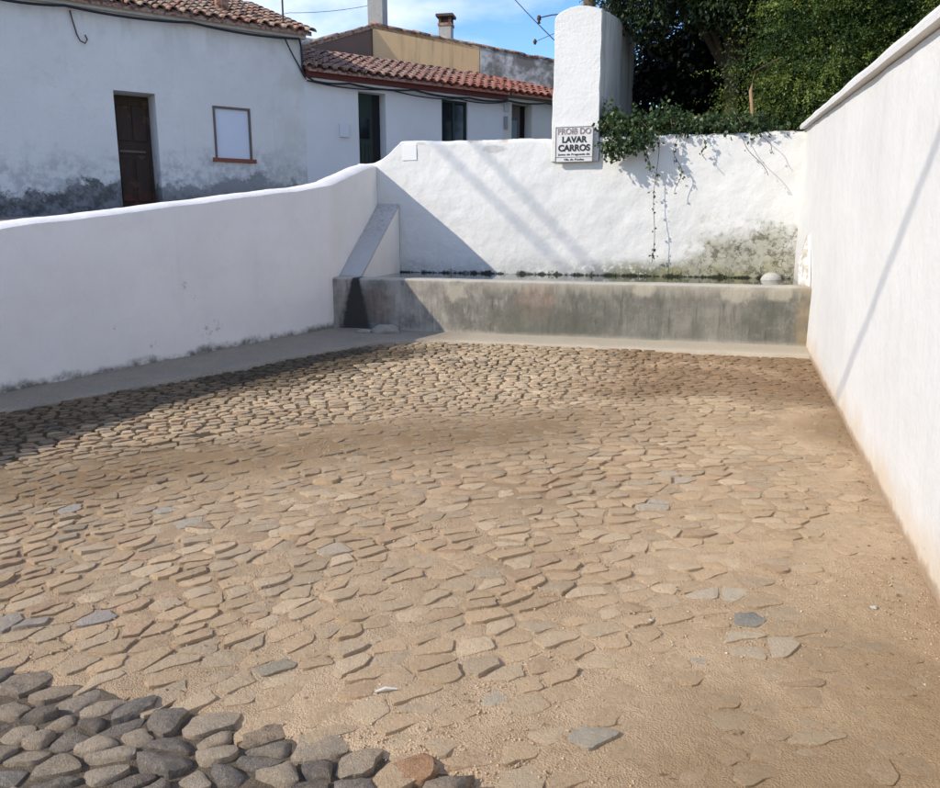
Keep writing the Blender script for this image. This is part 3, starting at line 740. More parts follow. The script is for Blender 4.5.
# ------------------------------------------------------------------ tall garden wall end (pillar) behind the tank
pb = MB(); yA, yB = 10.77, 14.6; prof = []
xl, xr_ = -2.235, -1.575
top = [(-2.195, 4.262), (-2.165, 4.315), (-2.10, 4.352), (-2.0, 4.386), (-1.90, 4.40), (-1.78, 4.388), (-1.68, 4.362), (-1.605, 4.33)]
def pz(v, z, y): return z + .02*mnoise.noise(Vector((v*3, y, z)))
prof_l = [(xl + .035*((z-2.2)/2.), z) for z in np.linspace(2.49, 4.225, 36)]; prof_r = [(xr_ - .02*((z-2.2)/2.), z) for z in np.linspace(4.29, 2.49, 36)]
ring = prof_l + top + prof_r; n_ = len(ring)
ysl = np.concatenate([[yA], np.linspace(yA+.03, yB, 60)])
cxm, czm = -1.9, 3.2
for i, y in enumerate(ysl):
    for (x, z) in ring:
        q = Vector((x*2, y*1.7, z*1.7)); d = .018*mnoise.noise(q)+.01*mnoise.noise(q*3)
        k = 1 if i else .965
        X = cxm+(x-cxm)*k
        pb.v.append((X+d, y, z - (0 if i else (.012 if z > 4.1 else 0)) + d*.5 + (y-yA)*.17*(1 if z > 4.1 else 0)))
for i in range(len(ysl)-1):
    for k in range(n_-1): pb.f.append((i*n_+k, (i+1)*n_+k, (i+1)*n_+k+1, i*n_+k+1))
# front face as rows so that it can be uneven
fb = len(pb.v); NR, NCc = 60, 18
zz = np.linspace(2.2, 4.0, NR)
nl = len(prof_l); 
pb.f.append(tuple(range(n_))[::-1]); pb.f.append(tuple((len(ysl)-1)*n_+k for k in range(n_)))
def ex_pil(t, c):
    s = t.mul(t.ss(t.nrm_x, .5, .9), 1.) if False else None
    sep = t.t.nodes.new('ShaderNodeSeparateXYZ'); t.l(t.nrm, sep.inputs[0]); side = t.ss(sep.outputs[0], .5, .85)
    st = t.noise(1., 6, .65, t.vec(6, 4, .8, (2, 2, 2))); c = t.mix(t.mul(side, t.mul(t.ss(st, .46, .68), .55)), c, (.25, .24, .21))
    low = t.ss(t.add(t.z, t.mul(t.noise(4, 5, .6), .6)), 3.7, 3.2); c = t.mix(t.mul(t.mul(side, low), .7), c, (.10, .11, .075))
    return c
M_pil = plaster('pillar_plaster', (.705, .685, .64), .65, None, grime=.3, chips=.4, extra=ex_pil)
pil = pb.build('garden_wall', M_pil, smooth=True); pil.data.set_sharp_from_angle(angle=R(45))
tag(pil, 'tall white wall end with rounded top, rising like a pillar above the sign', 'wall')

# sign on the pillar's foot
def text_mesh(s, size, off=0., ext=.0015, sx=1.):
    cu = bpy.data.curves.new('lettering', 'FONT'); cu.body = s; cu.size = size; cu.align_x = 'CENTER'; cu.align_y = 'CENTER'; cu.extrude = ext; cu.offset = off
    o = bpy.data.objects.new('tmp', cu); COL.objects.link(o); dg = bpy.context.evaluated_depsgraph_get(); dg.update()
    me = bpy.data.meshes.new_from_object(o.evaluated_get(dg)); bpy.data.objects.remove(o)
    me.transform(Matrix.Diagonal((sx, 1, 1, 1))); return me
M_board = flat('sign_white', (.62, .61, .58), .5, .16, 9, .001)
t = NT('sign_black'); M_black = t.done(t.mix(t.mul(t.ss(t.noise(60, 5, .8), .55, .7), .5), (.022, .022, .024), (.5, .5, .48)), .6)
t = NT('sign_faded'); M_faded = t.done(t.mix(t.mul(t.ss(t.noise(45, 5, .8), .45, .62), .8), (.16, .11, .10), (.6, .57, .54)), .6)
M_frm = flat('sign_edge', (.16, .13, .12), .6, .3, 20, .0)
sx0, sx1, sz0, sz1 = -2.15, -1.655, 2.475, 2.92; sxc, szc = (sx0+sx1)/2, (sz0+sz1)/2; sw, sh = sx1-sx0, sz1-sz0
sg = empty('sign', (sxc, 10.72, szc)); tag(sg, 'small white sign with black lettering against car washing, fixed to the pillar foot', 'sign')
MB().box((sx0, 10.715, sz0), (sx1, 10.745, sz1)).build('board', M_board, sg, bevel=.002)
fr = MB(); w_ = .007
for a, b in (((sx0, sz0), (sx1, sz0+w_)), ((sx0, sz1-w_), (sx1, sz1)), ((sx0, sz0+w_), (sx0+w_, sz1-w_)), ((sx1-w_, sz0+w_), (sx1, sz1-w_))):
    fr.box((a[0], 10.709, a[1]), (b[0], 10.7145, b[1]))
fr.box((sx0+w_, 10.711, sz0+.06), (sx1-w_, 10.7145, sz0+.066))
fr.build('border', M_frm, sg)
def letters(txt, zc, size, off, mat, width, xo=0):
    me = text_mesh(txt, size, off)
    xsv = [v.co.x for v in me.vertices]; k = width/(max(xsv)-min(xsv)); me.transform(Matrix.Diagonal((k, 1, 1, 1)))
    me.transform(Matrix.Translation((sxc+xo, 10.7125, zc)) @ Matrix.Rotation(R(90), 4, 'X'))
    o = link('lettering', me, sg, mat); return o
letters('PROIB DO', sz1-.062, .105, .0035, M_faded, .44)
letters('LAVAR', sz1-.165, .105, .0045, M_black, .33)
letters('CARROS', sz1-.27, .11, .005, M_black, .42)
letters('Junta de Freguesia de', sz1-.348, .034, .0008, M_black, .42)
letters('Vila de Frades', sz0+.032, .036, .0008, M_black, .27)
# blank white panel by the swept end
o = MB().box((-4.36, 10.786, 2.56), (-4.14, 10.795, 2.775)).build('blank_panel', flat('panel_white', (.705, .69, .66), .9, .03, 5, .0005), bevel=.003)
tag(o, 'small blank white panel on the back wall beside the swept-up corner', 'panel')

# ------------------------------------------------------------------ houses across the street
P0 = Vector((-9.93, 11.74, 0)); D_ = Vector((.6105, .792, 0)).normalized(); N_ = Vector((D_.y, -D_.x, 0))
def FR(t_, r_, z): v = P0 + D_*t_ - N_*r_; return (v.x, v.y, z)      # t along the facade, r into the house
def facade(mb, t0, t1, z0, z1, holes, deep):
    ts = sorted({t0, t1, *[h[0] for h in holes], *[h[1] for h in holes]}); zs = sorted({z0, z1, *[h[2] for h in holes], *[h[3] for h in holes]})
    for a, b in zip(ts[:-1], ts[1:]):
        for c_, d in zip(zs[:-1], zs[1:]):
            tm, zm = (a+b)/2, (c_+d)/2
            if any(h[0] < tm < h[1] and h[2] < zm < h[3] for h in holes): continue
            mb.add([FR(a, 0, c_), FR(b, 0, c_), FR(b, 0, d), FR(a, 0, d)], [(0, 1, 2, 3)])
    for (a, b, c_, d) in holes:
        q = [(a, c_), (b, c_), (b, d), (a, d)]
        for i in range(4):
            p, s = q[i], q[(i+1) % 4]
            mb.add([FR(p[0], 0, p[1]), FR(s[0], 0, s[1]), FR(s[0], deep, s[1]), FR(p[0], deep, p[1])], [(0, 1, 2, 3)])
def body(mb, t0, t1, z0, z1, zb, dep):
    mb.add([FR(t0, 0, z0), FR(t0, dep, z0), FR(t0, dep, zb), FR(t0, 0, z1)], [(0, 1, 2, 3)])
    mb.add([FR(t1, 0, z0), FR(t1, dep, z0), FR(t1, dep, zb), FR(t1, 0, z1)], [(0, 1, 2, 3)])
    mb.add([FR(t0, dep, z0), FR(t1, dep, z0), FR(t1, dep, zb), FR(t0, dep, zb)], [(0, 1, 2, 3)])
# street ground
gx_, gy_ = D_.x*.06, D_.y*.06; gc_ = 1.93 - (gx_*P0.x + gy_*P0.y)      # ground level at the facade: rises along the street
def streetz(t_): return 1.93 + .06*t_
st_ = MB(); tsv = np.linspace(-12, 14, 40)
wallpts = [(-6.0, -6), (-6.0, -3), (-6.0, 0), (-6.0, 3), (-5.98, 5), (-5.3, 7), (-4.76, 8.75), (-5.05, 10.9), (-4.3, 11.16), (-2.3, 11.2), (-2.25, 12), (-2.25, 14), (-2.0, 18), (0, 26)]
for i, t_ in enumerate(tsv):
    k = i/(len(tsv)-1)*(len(wallpts)-1); a = int(min(k, len(wallpts)-2)); f = k-a
    w = Vector((wallpts[a][0]*(1-f)+wallpts[a+1][0]*f, wallpts[a][1]*(1-f)+wallpts[a+1][1]*f, 0))
    wz = lw_top(w.x, w.y) - .40 if w.y < 10.8 else 2.2
    e = Vector(FR(t_, 0, streetz(t_)))
    for s in range(7):
        q = s/6; st_.v.append((w.x*(1-q)+(e.x-N_.x*.2)*q, w.y*(1-q)+(e.y-N_.y*.2)*q, wz*(1-q)+e.z*q))
for i in range(len(tsv)-1):
    for s in range(6): st_.f.append((i*7+s, i*7+s+1, (i+1)*7+s+1, (i+1)*7+s))
tag(st_.build('street', flat('street_surface', (.22, .20, .18), .95, .3, 8, .02), smooth=True), kind='structure')

def ex_h1(t, c):
    h = t.sub(t.z, t.add(t.add(t.mul(t.x, gx_), t.mul(t.y, gy_)), gc_))
    w = t.add(h, t.mul(t.sub(t.noise(1.5, 10, .74), .5), 1.7))
    left = t.ss(t.x, -9.2, -10.1)
    m = t.ss(w, .50, .34)
    c = t.mix(t.mul(m, t.add(.68, t.mul(left, .27))), c, t.mix(t.noise(20, 5, .7), (.018, .019, .022), (.13, .13, .13)))
    m = t.mul(t.ss(w, 1.2, .6), .55); c = t.mix(t.mul(m, t.ss(t.noise(5, 6, .7), .4, .62)), c, (.28, .28, .29))
    b = t.ss(t.noise(1.9, 6, .65, t.vec(loc=(7, 3, 1))), .60, .72); c = t.mix(t.mul(b, .35), c, (.42, .42, .42))
    ey = t.mul(t.ss(t.z, 4.3, 5.2), t.ss(t.noise(1., 5, .65, t.vec(3, 3, 1.2)), .45, .65)); c = t.mix(t.mul(ey, .3), c, (.34, .33, .29))
    rc = t.mul(t.ss(t.x, -8.7, -7.9), t.ss(t.noise(2., 5, .6, t.vec(loc=(1, 1, 5))), .4, .62)); c = t.mix(t.mul(rc, .35), c, (.45, .43, .34))
    return c
M_h1 = plaster('house_one_plaster', (.68, .665, .64), .6, (gx_, gy_, gc_), .35, (.05, .052, .058), 1.3, 1.0, ex_h1)
M_h2 = plaster('house_two_plaster', (.68, .675, .67), .3, (gx_, gy_, gc_), .06, (.2, .2, .2), .2, .15)
M_h3 = plaster('house_three_plaster', (.63, .60, .53), .3, (gx_, gy_, gc_), .06, (.2, .2, .2), .4, .2)

# clay tile
t = NT('clay_tile'); rn = t.rnd(); n = t.noise(14, 6, .7); n2 = t.noise(4, 4, .6)
c = t.ramp(rn, [(0, (.30, .11, .065)), (.3, (.42, .17, .10)), (.55, (.38, .22, .15)), (.75, (.50, .37, .27)), (.9, (.24, .13, .10)), (1, (.55, .24, .15))])
c = t.mix(t.mul(t.ss(n, .42, .6), .75), c, (.33, .29, .23)); c = t.mix(t.mul(t.ss(n, .52, .38), .8), c, (.05, .04, .035))
M_tile = t.done(c, .9, t.bump(n, .6, .01), .2)
t = NT('clay_tile_red'); rn = t.rnd(); n = t.noise(14, 6, .7); sx_ = t.mul(t.ss(t.add(t.x, t.mul(t.noise(3, 5, .7), 1.6)), -6.0, -4.2), .75)
c = t.ramp(rn, [(0, (.33, .085, .05)), (.3, (.45, .13, .08)), (.6, (.42, .17, .11)), (.85, (.28, .09, .06)), (1, (.55, .20, .13))])
g = t.mix(t.mul(t.ss(n, .38, .56), .85), c, (.31, .25, .20)); g = t.mix(t.mul(t.ss(n, .52, .40), .8), g, (.05, .035, .03))
c = t.mix(sx_, g, t.mix(t.mul(t.ss(n, .46, .62), .6), c, (.30, .20, .15)))
M_tile2 = t.done(c, .85, t.bump(n, .6, .008), .25)
def tile_mesh(name, w, ln):
    mb = MB(); seg = 6
    for j, (y, s, dz) in enumerate(((0, 1.0, 0), (ln, .82, 0))):
        for rr in (1, .84):
            for k in range(seg+1):
                a = math.pi*k/seg; mb.v.append((math.cos(a)*w/2*s*rr, y, math.sin(a)*w*.42*s*rr))
    m = seg+1
    for k in range(seg):
        mb.f += [(k, k+1, 2*m+k+1, 2*m+k), (m+k+1, m+k, 3*m+k, 3*m+k+1), (k, m+k, m+k+1, k+1), (2*m+k+1, 3*m+k+1, 3*m+k, 2*m+k)]
    mb.f += [(0, 2*m, 3*m, m), (seg, m+seg, 3*m+seg, 2*m+seg)]
    return mb.mesh(name, True)
def tiled_roof(house, t0, t1, ze, pitch, depth, ov, pitch_w, mat, sheetmat, tv0, tv1, rows, seed, r0=None):
    """sheet of channel tiles as the roof, each cover tile its own sub-part"""
    random.seed(seed); sl = math.atan(pitch); mb = MB(); n = int((t1-t0)/pitch_w); npw = 6
    for e in (0, 1):
        for i in range(n*npw+1):
            tt = t0 + (t1-t0)*i/(n*npw); ph = (i % npw)/npw*2*math.pi
            r_ = -ov if e == 0 else depth; mb.v.append(FR(tt, r_, ze + (r_+ov)*pitch + .025*(math.cos(ph)-.4)))
        for i in range(n*npw+1):
            tt = t0 + (t1-t0)*i/(n*npw); r_ = -ov if e == 0 else depth; mb.v.append(FR(tt, r_, ze + (r_+ov)*pitch - .06))
    m = n*npw+1
    for i in range(n*npw): mb.f += [(i, i+1, 2*m+i+1, 2*m+i), (m+i, 3*m+i, 3*m+i+1, m+i+1), (i, m+i, m+i+1, i+1), (2*m+i, 2*m+i+1, 3*m+i+1, 3*m+i)]
    mb.f += [(0, 2*m, 3*m, m), (m-1, 2*m-1, 4*m-1, 3*m-1)]
    rf = mb.build('roof', sheetmat, house)
    ex = .30; me = tile_mesh('roof_tile', .175, ex+.09); me.materials.append(mat)
    az = math.atan2(-N_.y, -N_.x) - math.pi/2
    for i in range(n+1):
        tt = t0 + (t1-t0)*i/n
        if tt < tv0 or tt > tv1: continue
        for j in range(rows):
            r_ = -ov - .05 + j*ex*math.cos(sl) + random.uniform(-.012, .012)
            p = FR(tt+random.uniform(-.010, .010), r_, ze + (r_+ov)*pitch + .022 + (.028 if False else 0) + random.uniform(0, .010))
            o = bpy.data.objects.new('roof_tile', me); COL.objects.link(o); o.parent = rf
            o.matrix_parent_inverse = Matrix()
            o.matrix_basis = Matrix.Translation(Vector(p) - house_loc(house)) @ Matrix.Rotation(az, 4, 'Z') @ Matrix.Rotation(sl - .05 + random.uniform(-.02, .02), 4, 'X') @ Matrix.Rotation(random.uniform(-.04, .04), 4, 'Z')
    random.seed(seed+1)
    return rf
def house_loc(h): return Vector((0, 0, 0))
def house(name, label):
    h = empty(name, (0, 0, 0)); return tag(h, label, 'house', 'houses across the street')

M_dwood = None
t = NT('old_door_wood'); n = t.noise(1., 6, .65, t.vec(25, 25, 2)); n2 = t.noise(5, 5, .6); hz = t.ss(t.z, 2.6, 2.1)
c = t.mix(n, (.018, .012, .010), (.07, .042, .028)); c = t.mix(t.mul(t.ss(n2, .55, .68), .7), c, (.17, .09, .05)); c = t.mix(t.mul(hz, t.ss(n2, .4, .65)), c, (.11, .035, .02))
M_dwood = t.done(c, .65, t.bump(n, .6, .004), .3)
M_dgreen = flat('dark_green_paint', (.018, .035, .030), .5, .3, 12, .002)
M_dark = flat('interior_shade', (.010, .010, .011), .6, .2, 5, .001)  # near black, the colour stands in for unlit rooms
M_glass = NT('window_glass').done((.012, .015, .018), .08, None, .5)
M_frame = flat('weathered_frame', (.13, .105, .09), .7, .35, 14, .003)
M_sill = flat('brick_red_sill', (.22, .075, .045), .8, .3, 20, .004)
M_shut = flat('white_board', (.60, .63, .70), .6, .05, 4, .001)
M_maroon = flat('maroon_fascia', (.105, .022, .018), .65, .35, 9, .003)
M_cable = flat('black_cable', (.018, .018, .02), .5, .2, 20, .001)
M_iron = flat('rusty_iron', (.09, .055, .04), .7, .4, 30, .002)
M_mort = flat('eave_mortar', (.42, .40, .36), .9, .3, 10, .01)

# --- house one (left)
h1 = house('house', 'white house on the left with mould-blackened foot, brown door and boarded window')
EZ1 = 5.20
mb = MB(); facade(mb, -5., 3.41, 1.2, EZ1, [(-.06, .62, 1.97, 3.92), (1.61, 2.31, 2.87, 3.81)], .5)
body(mb, -5., 3.41, 1.2, EZ1, EZ1+1.9, 5.); mb.build('wall', M_h1, h1)
tiled_roof(h1, -5., 3.54, EZ1+.06, .36, 5.0, .16, .225, M_tile, M_tile, -1.9, 3.6, 12, 5)
MB().box((-5, -.10, EZ1-.05), (3.45, -.003, EZ1+.03), FR).build('cornice', M_mort, h1)
d = MB().box((-.05, .48, 1.975), (.61, .53, 3.91), FR).build('door', M_dwood, h1)
pn = MB()
for a, b, c_, e in ((.05, .27, 3.15, 3.75), (.31, .55, 3.15, 3.75), (.05, .27, 2.1, 2.85), (.31, .55, 2.1, 2.85)): pn.box((a, .455, c_), (b, .479, e), FR)
pn.build('door_panel', M_dwood, d, bevel=.01)
MB().box((.06, .44, 2.95), (.5, .479, 2.99), FR).build('door_rail', M_frame, d)
wf = MB()
for a, b, c_, e in ((1.61, 2.31, 3.77, 3.81), (1.61, 1.65, 2.90, 3.77), (2.27, 2.31, 2.90, 3.77)): wf.box((a, -.012, c_), (b, .10, e), FR)
wf = wf.build('window', M_frame, h1)
MB().box((1.65, .02, 2.90), (2.27, .045, 3.77), FR).build('shutter_board', M_shut, wf)
MB().box((1.56, -.05, 2.83), (2.37, .09, 2.899), FR).build('sill', M_sill, wf)
MB().box((-.02, -.03, 1.93), (.60, .2, 1.968), FR).build('threshold', M_mort, h1)
# --- house two
h2 = house('house', 'low white house in the middle with red tiled eaves, dark green door and window')
EZ2 = 4.50
mb = MB(); facade(mb, 3.412, 8.27, 1.4, EZ2, [(4.57, 5.20, 2.25, 4.34), (6.58, 7.27, 3.05, 4.36)], .28)
body(mb, 3.412, 8.27, 1.4, EZ2, EZ2+1.35, 2.7); mb.build('wall', M_h2, h2)
tiled_roof(h2, 3.44, 8.30, EZ2+.13, .35, 2.45, .20, .205, M_tile2, M_tile2, 3.4, 8.4, 8, 6)
MB().box((3.43, -.13, EZ2-.02), (8.29, -.003, EZ2+.11), FR).build('fascia', M_maroon, h2)
MB().box((3.43, -.06, EZ2-.09), (8.27, -.003, EZ2-.022), FR).build('cornice', M_h2, h2)
d = MB().box((4.58, .22, 2.25), (5.0, .27, 4.33), FR).build('door', M_dgreen, h2)
MB().box((4.70, .205, 3.45), (4.92, .219, 3.85), FR).build('pane', M_glass, d)
pn = MB()
for a in (4.63, 4.72, 4.81, 4.90): pn.box((a, .208, 2.35), (a+.06, .219, 3.35), FR)
pn.build('door_panel', M_dgreen, d)
MB().box((5.0, .26, 2.25), (5.2, .28, 4.34), FR).build('shade_panel', M_dark, h2)  # solid near-black panel painting the shade beside the door leaf
wf = MB()
for a, b, c_, e in ((6.58, 7.27, 4.31, 4.36), (6.58, 7.27, 3.05, 3.10), (6.58, 6.63, 3.10, 4.31), (7.22, 7.27, 3.10, 4.31), (6.90, 6.95, 3.10, 4.31)): wf.box((a, .05, c_), (b, .12, e), FR)
wf = wf.build('window', M_dgreen, h2)
for a, b in ((6.63, 6.90), (6.95, 7.22)): MB().box((a, .08, 3.10), (b, .1, 4.31), FR).build('pane', M_glass, wf)
mbx = MB().box((4.13, -.05, 3.42), (4.33, -.003, 3.68), FR).build('meter_box', flat('meter_box', (.58, .60, .64), .6, .05, 5), h2, bevel=.008)
# --- house three
h3 = house('house', 'narrow cream house at the far end of the row, partly behind the pillar')
EZ3 = 4.58
mb = MB(); facade(mb, 8.272, 13., 1.4, EZ3, [(8.50, 9.10, 2.4, 4.45)], .3)
body(mb, 8.272, 13., 1.4, EZ3, EZ3+1.1, 2.7); mb.build('wall', M_h3, h3)
tiled_roof(h3, 8.38, 13.1, EZ3+.06, .37, 2.2, .16, .205, M_tile2, M_tile2, 8.3, 10.8, 8, 7)
MB().box((8.30, -.09, EZ3-.03), (13, -.003, EZ3+.04), FR).build('fascia', flat('green_fascia', (.12, .14, .11), .7, .2, 9), h3)
d = MB().box((8.51, .2, 2.4), (8.90, .26, 4.44), FR).build('door', M_frame, h3)
MB().box((8.60, .185, 3.4), (8.80, .199, 4.1), FR).build('pane', M_glass, d)
MB().box((8.9, .27, 2.4), (9.1, .295, 4.45), FR).build('shade_panel', M_dark, h3)  # another near-black panel standing in for the unlit gap
MB().box((8.27, -.025, 3.86), (8.37, -.003, 4.14), FR).build('mailbox', flat('mailbox_grey', (.25, .25, .24), .5, .2, 20), h3)
MB().box((8.27, -.03, 4.25), (8.40, -.003, 4.44), FR).build('number_tile', flat('number_tile', (.42, .42, .41), .5, .2, 20), h3)

# --- house four behind: ochre, brown and stained grey walls under one verge
h4 = house('house', 'ochre and brown walled house standing behind the low red roof, with two chimneys')
Cn = Vector((-8.16, 18.25, 0)); az4 = R(62)
d_l = -D_; d_r = Vector((math.sin(az4), math.cos(az4), 0))
def q4(base, d_, s, z): v = base + d_*s; return (v.x, v.y, z)
t = NT('ochre_render'); n = t.noise(2, 6, .65); st = t.noise(1., 5, .6, t.vec(6, 6, .7))
c = t.mix(n, (.66, .43, .22), (.76, .53, .29)); c = t.mix(t.mul(t.ss(st, .48, .7), .5), c, (.30, .24, .16))
M_och = t.done(c, .9, t.bump(n, .5, .01), .15)
t = NT('stained_grey_render'); n = t.noise(1.7, 7, .68); st = t.noise(1., 5, .6, t.vec(4, 4, .8))
c = t.mix(t.ss(n, .42, .6), (.20, .19, .17), (.60, .59, .56)); c = t.mix(t.mul(t.ss(st, .5, .7), .5), c, (.17, .16, .14))
M_gry = t.done(c, .9, t.bump(n, .6, .015), .15)
M_brn = flat('brown_render', (.17, .115, .09), .9, .15, 3, .01)
def px_hit(px, py, base, d_):       # where a photographed outline point lies on a wall's own plane
    ps = R(17.275); th = R(11.742)
    F_ = Vector((-math.sin(ps)*math.cos(th), math.cos(ps)*math.cos(th), -math.sin(th))); R_ = Vector((math.cos(ps), math.sin(ps), 0)); U_ = R_.cross(F_)
    r_ = F_ + R_*((px-470)/789) - U_*((py-394)/789); n_ = Vector((d_.y, -d_.x, 0)); C0 = Vector((0, 0, 1.6))
    return C0 + r_*((base-C0).dot(n_)/r_.dot(n_))
def wallpoly(name, base, d_, pxs, mat, back=.35):
    top_ = [px_hit(a, b, base, d_) for a, b in pxs]; n_ = Vector((-d_.y, d_.x, 0))
    if n_.y < 0: n_ = -n_
    mb = MB(); k = len(top_)
    for off in (0, back):
        for v in top_: mb.v.append((v.x+n_.x*off, v.y+n_.y*off, v.z))
        for v in top_: mb.v.append((v.x+n_.x*off, v.y+n_.y*off, 2.))
    for i in range(k-1):
        mb.f += [(i, i+1, k+i+1, k+i), (2*k+i, 3*k+i, 3*k+i+1, 2*k+i+1), (i, 2*k+i, 2*k+i+1, i+1)]
    mb.f += [(0, k, 3*k, 2*k), (k-1, 3*k-1, 4*k-1, 2*k-1)]
    return mb.build(name, mat, h4), top_
_, tpB = wallpoly('brown_wall', Cn, D_, [(296, 47.5), (372.5, 27)], M_brn)
_, tpO = wallpoly('ochre_wall', Cn, d_r, [(372.5, 25), (479.5, 46.5)], M_och)
_, tpG = wallpoly('grey_wall', Cn, d_r, [(480, 46.5), (575, 66), (640, 80)], M_gry)
# roof behind the verge + ridge tiles along it
rb = MB(); A, Bc, Cc = tpB[0], tpO[0], tpG[-1]; bk = Vector((-.35, .94, 0))*6
rb.add([A+Vector((0,0,.01)), Bc+Vector((0,0,.01)), Bc+bk, A+bk, A+Vector((0,0,-.08)), Bc+Vector((0,0,-.08)), Bc+bk-Vector((0,0,.1)), A+bk-Vector((0,0,.1))], [(0,1,2,3),(7,6,5,4),(0,4,5,1),(1,5,6,2),(3,2,6,7),(0,3,7,4)])
rb.add([Bc+Vector((0,0,.01)), Cc+Vector((0,0,.01)), Cc+bk, Bc+bk, Bc+Vector((0,0,-.08)), Cc+Vector((0,0,-.08)), Cc+bk-Vector((0,0,.1)), Bc+bk-Vector((0,0,.1))], [(0,1,2,3),(7,6,5,4),(0,4,5,1),(1,5,6,2),(3,2,6,7),(0,3,7,4)])
r4 = rb.build('roof', M_tile, h4)
me = tile_mesh('roof_tile', .20, .42); me.materials.append(M_tile)
for A, Bc in ((tpB[1], tpB[0]), (tpO[0], tpG[-1])):
    dd_ = (Bc-A); ln = dd_.length; dn = dd_.normalized(); k = int(ln/.33)
    for i in range(k):
        o = bpy.data.objects.new('roof_tile', me); COL.objects.link(o); o.parent = r4
        p = A + dn*(i+1)*ln/k + Vector((0, 0, .0+random.uniform(-.008, .012)))
        rot = (-dn).to_track_quat('Y', 'Z').to_matrix().to_4x4()
        o.matrix_basis = Matrix.Translation(p+Vector((-.03, .08, -.005))) @ rot @ Matrix.Rotation(.06+random.uniform(-.03, .03), 4, 'X')
# chimneys
M_chw = plaster('chimney_plaster', (.36, .345, .32), .5, None, grime=1.2, chips=1.2)
b_ = px_hit(376, 30, Cn, d_r) + Vector((-.1, .35, 0)); ax = Vector((math.sin(R(84)), math.cos(R(84)), 0)); ay = Vector((-ax.y, ax.x, 0))
def chim(b, w, dpt, z0, z1, mat, name):
    mb = MB()
    def f(u, v, z): p = b + ax*u + ay*v; return (p.x, p.y, z)
    mb.box((-w/2, -dpt/2, z0), (w/2, dpt/2, z1), f); return mb.build(name, mat, h4), f
c1, f = chim(b_, .36, .42, b_.z-.6, b_.z+1.5, M_chw, 'chimney')
MB().box((-.24, -.26, b_.z+1.5), (.24, .26, b_.z+1.58), f).build('chimney_cap', M_tile, c1)
b2 = px_hit(446, 40, Cn, d_r) + Vector((-.1, .3, 0))
c2, f = chim(b2, .30, .30, b2.z-.5, b2.z+.36, M_chw, 'chimney')
MB().box((-.17, -.17, b2.z+.36), (.17, .17, b2.z+.42), f).build('brick_band', M_tile, c2)
mbc = MB()
for u in (-.12, .12):
    for v in (-.12, .12): mbc.box((u-.03, v-.03, b2.z+.42), (u+.03, v+.03, b2.z+.56), f)
mbc.box((-.10, -.10, b2.z+.42), (.10, .10, b2.z+.5), f)
mbc.build('chimney_vent', M_iron, c2)
MB().box((-.21, -.21, b2.z+.56), (.21, .21, b2.z+.62), f).build('chimney_cap', M_iron, c2)

# cables clipped along the eaves
def sag(pts, n=8, s=.05):
    out = []
    for a, b in zip(pts[:-1], pts[1:]):
        a, b = Vector(a), Vector(b)
        for k in range(n): f_ = k/n; p = a.lerp(b, f_); p.z -= s*4*f_*(1-f_)*min(1, (b-a).length/1.5); out.append(p)
    out.append(Vector(pts[-1])); return out
cb = MB(); cb.tube(sag([FR(-5, -.13, 5.13), FR(-2, -.13, 5.11), FR(-.7, -.13, 5.12), FR(1.3, -.13, 5.14), FR(3.3, -.13, 5.13), FR(3.36, -.06, 5.0), FR(3.38, -.05, 4.55), FR(3.55, -.16, 4.40), FR(4.3, -.16, 4.43), FR(5.8, -.16, 4.45), FR(7.2, -.16, 4.42), FR(8.3, -.14, 4.46), FR(9.4, -.14, 4.50), FR(12.5, -.14, 4.5)], 8, .05), .022, 6)
cb.tube(sag([FR(3.0, -.13, 5.12), FR(3.28, -.05, 4.7), FR(3.45, -.05, 4.42), FR(5.2, -.18, 4.40), FR(6.9, -.18, 4.37), FR(8.2, -.16, 4.42)], 8, .06), .014, 6)
o = cb.build('cable', M_cable, smooth=True); tag(o, 'black cables clipped under the eaves of the white houses', 'cable')
hk = MB(); c0 = FR(-.62, -.04, 5.08); hk.tube([c0, FR(-.60, -.05, 4.95), FR(-.55, -.05, 4.72), FR(-.51, -.06, 4.63), FR(-.44, -.06, 4.60), FR(-.40, -.06, 4.66), FR(-.43, -.06, 4.73)], .012, 6)
o = hk.build('wall_hook', M_iron, smooth=True); tag(o, 'rusty iron hook hanging high on the left house wall', 'hook')
o = MB().tube([FR(3.15, .25, 5.1), FR(3.15, .25, 7.4)], .018, 6).build('aerial_mast', M_iron); tag(o, 'thin metal mast rising from the corner of the left house roof', 'mast')
ub = MB().tube([(p[0], p[1], p[2]) for p in [FR(2.2, .9, 5.6), FR(2.2, .9, 6.05)]], .13, 10); o = ub.build('roof_stack', M_tile, smooth=True); o.name = 'roof_vent'; tag(o, 'short clay vent at the top edge of the left house roof', 'vent')

# ------------------------------------------------------------------ utility pole, bracket and overhead wires
M_wood = flat('pole_wood', (.11, .075, .055), .85, .35, 10, .01)
up = empty('utility_pole', (-2.62, 16.0, 2.3)); tag(up, 'brown wooden utility pole standing behind the white pillar', 'utility pole')
MB().tube([(-2.62, 16, 1.5), (-2.62, 16, 8.5)], [.14, .105], 14).build('pole', M_wood, up, smooth=True)
def at(px, py, Y):
    ps = R(17.275); th = R(11.742)
    F_ = Vector((-math.sin(ps)*math.cos(th), math.cos(ps)*math.cos(th), -math.sin(th))); R_ = Vector((math.cos(ps), math.sin(ps), 0)); U_ = R_.cross(F_)
    r_ = F_ + R_*((px-470)/789) - U_*((py-394)/789); return Vector((0, 0, 1.6)) + r_*(Y/r_.y)
a_, b_ = at(539, 18, 15.9), at(576, 13, 15.9)
MB().tube([a_, a_.lerp(b_, .35)+Vector((0, 0, .02)), b_], .012, 6).build('bracket', M_iron, up)
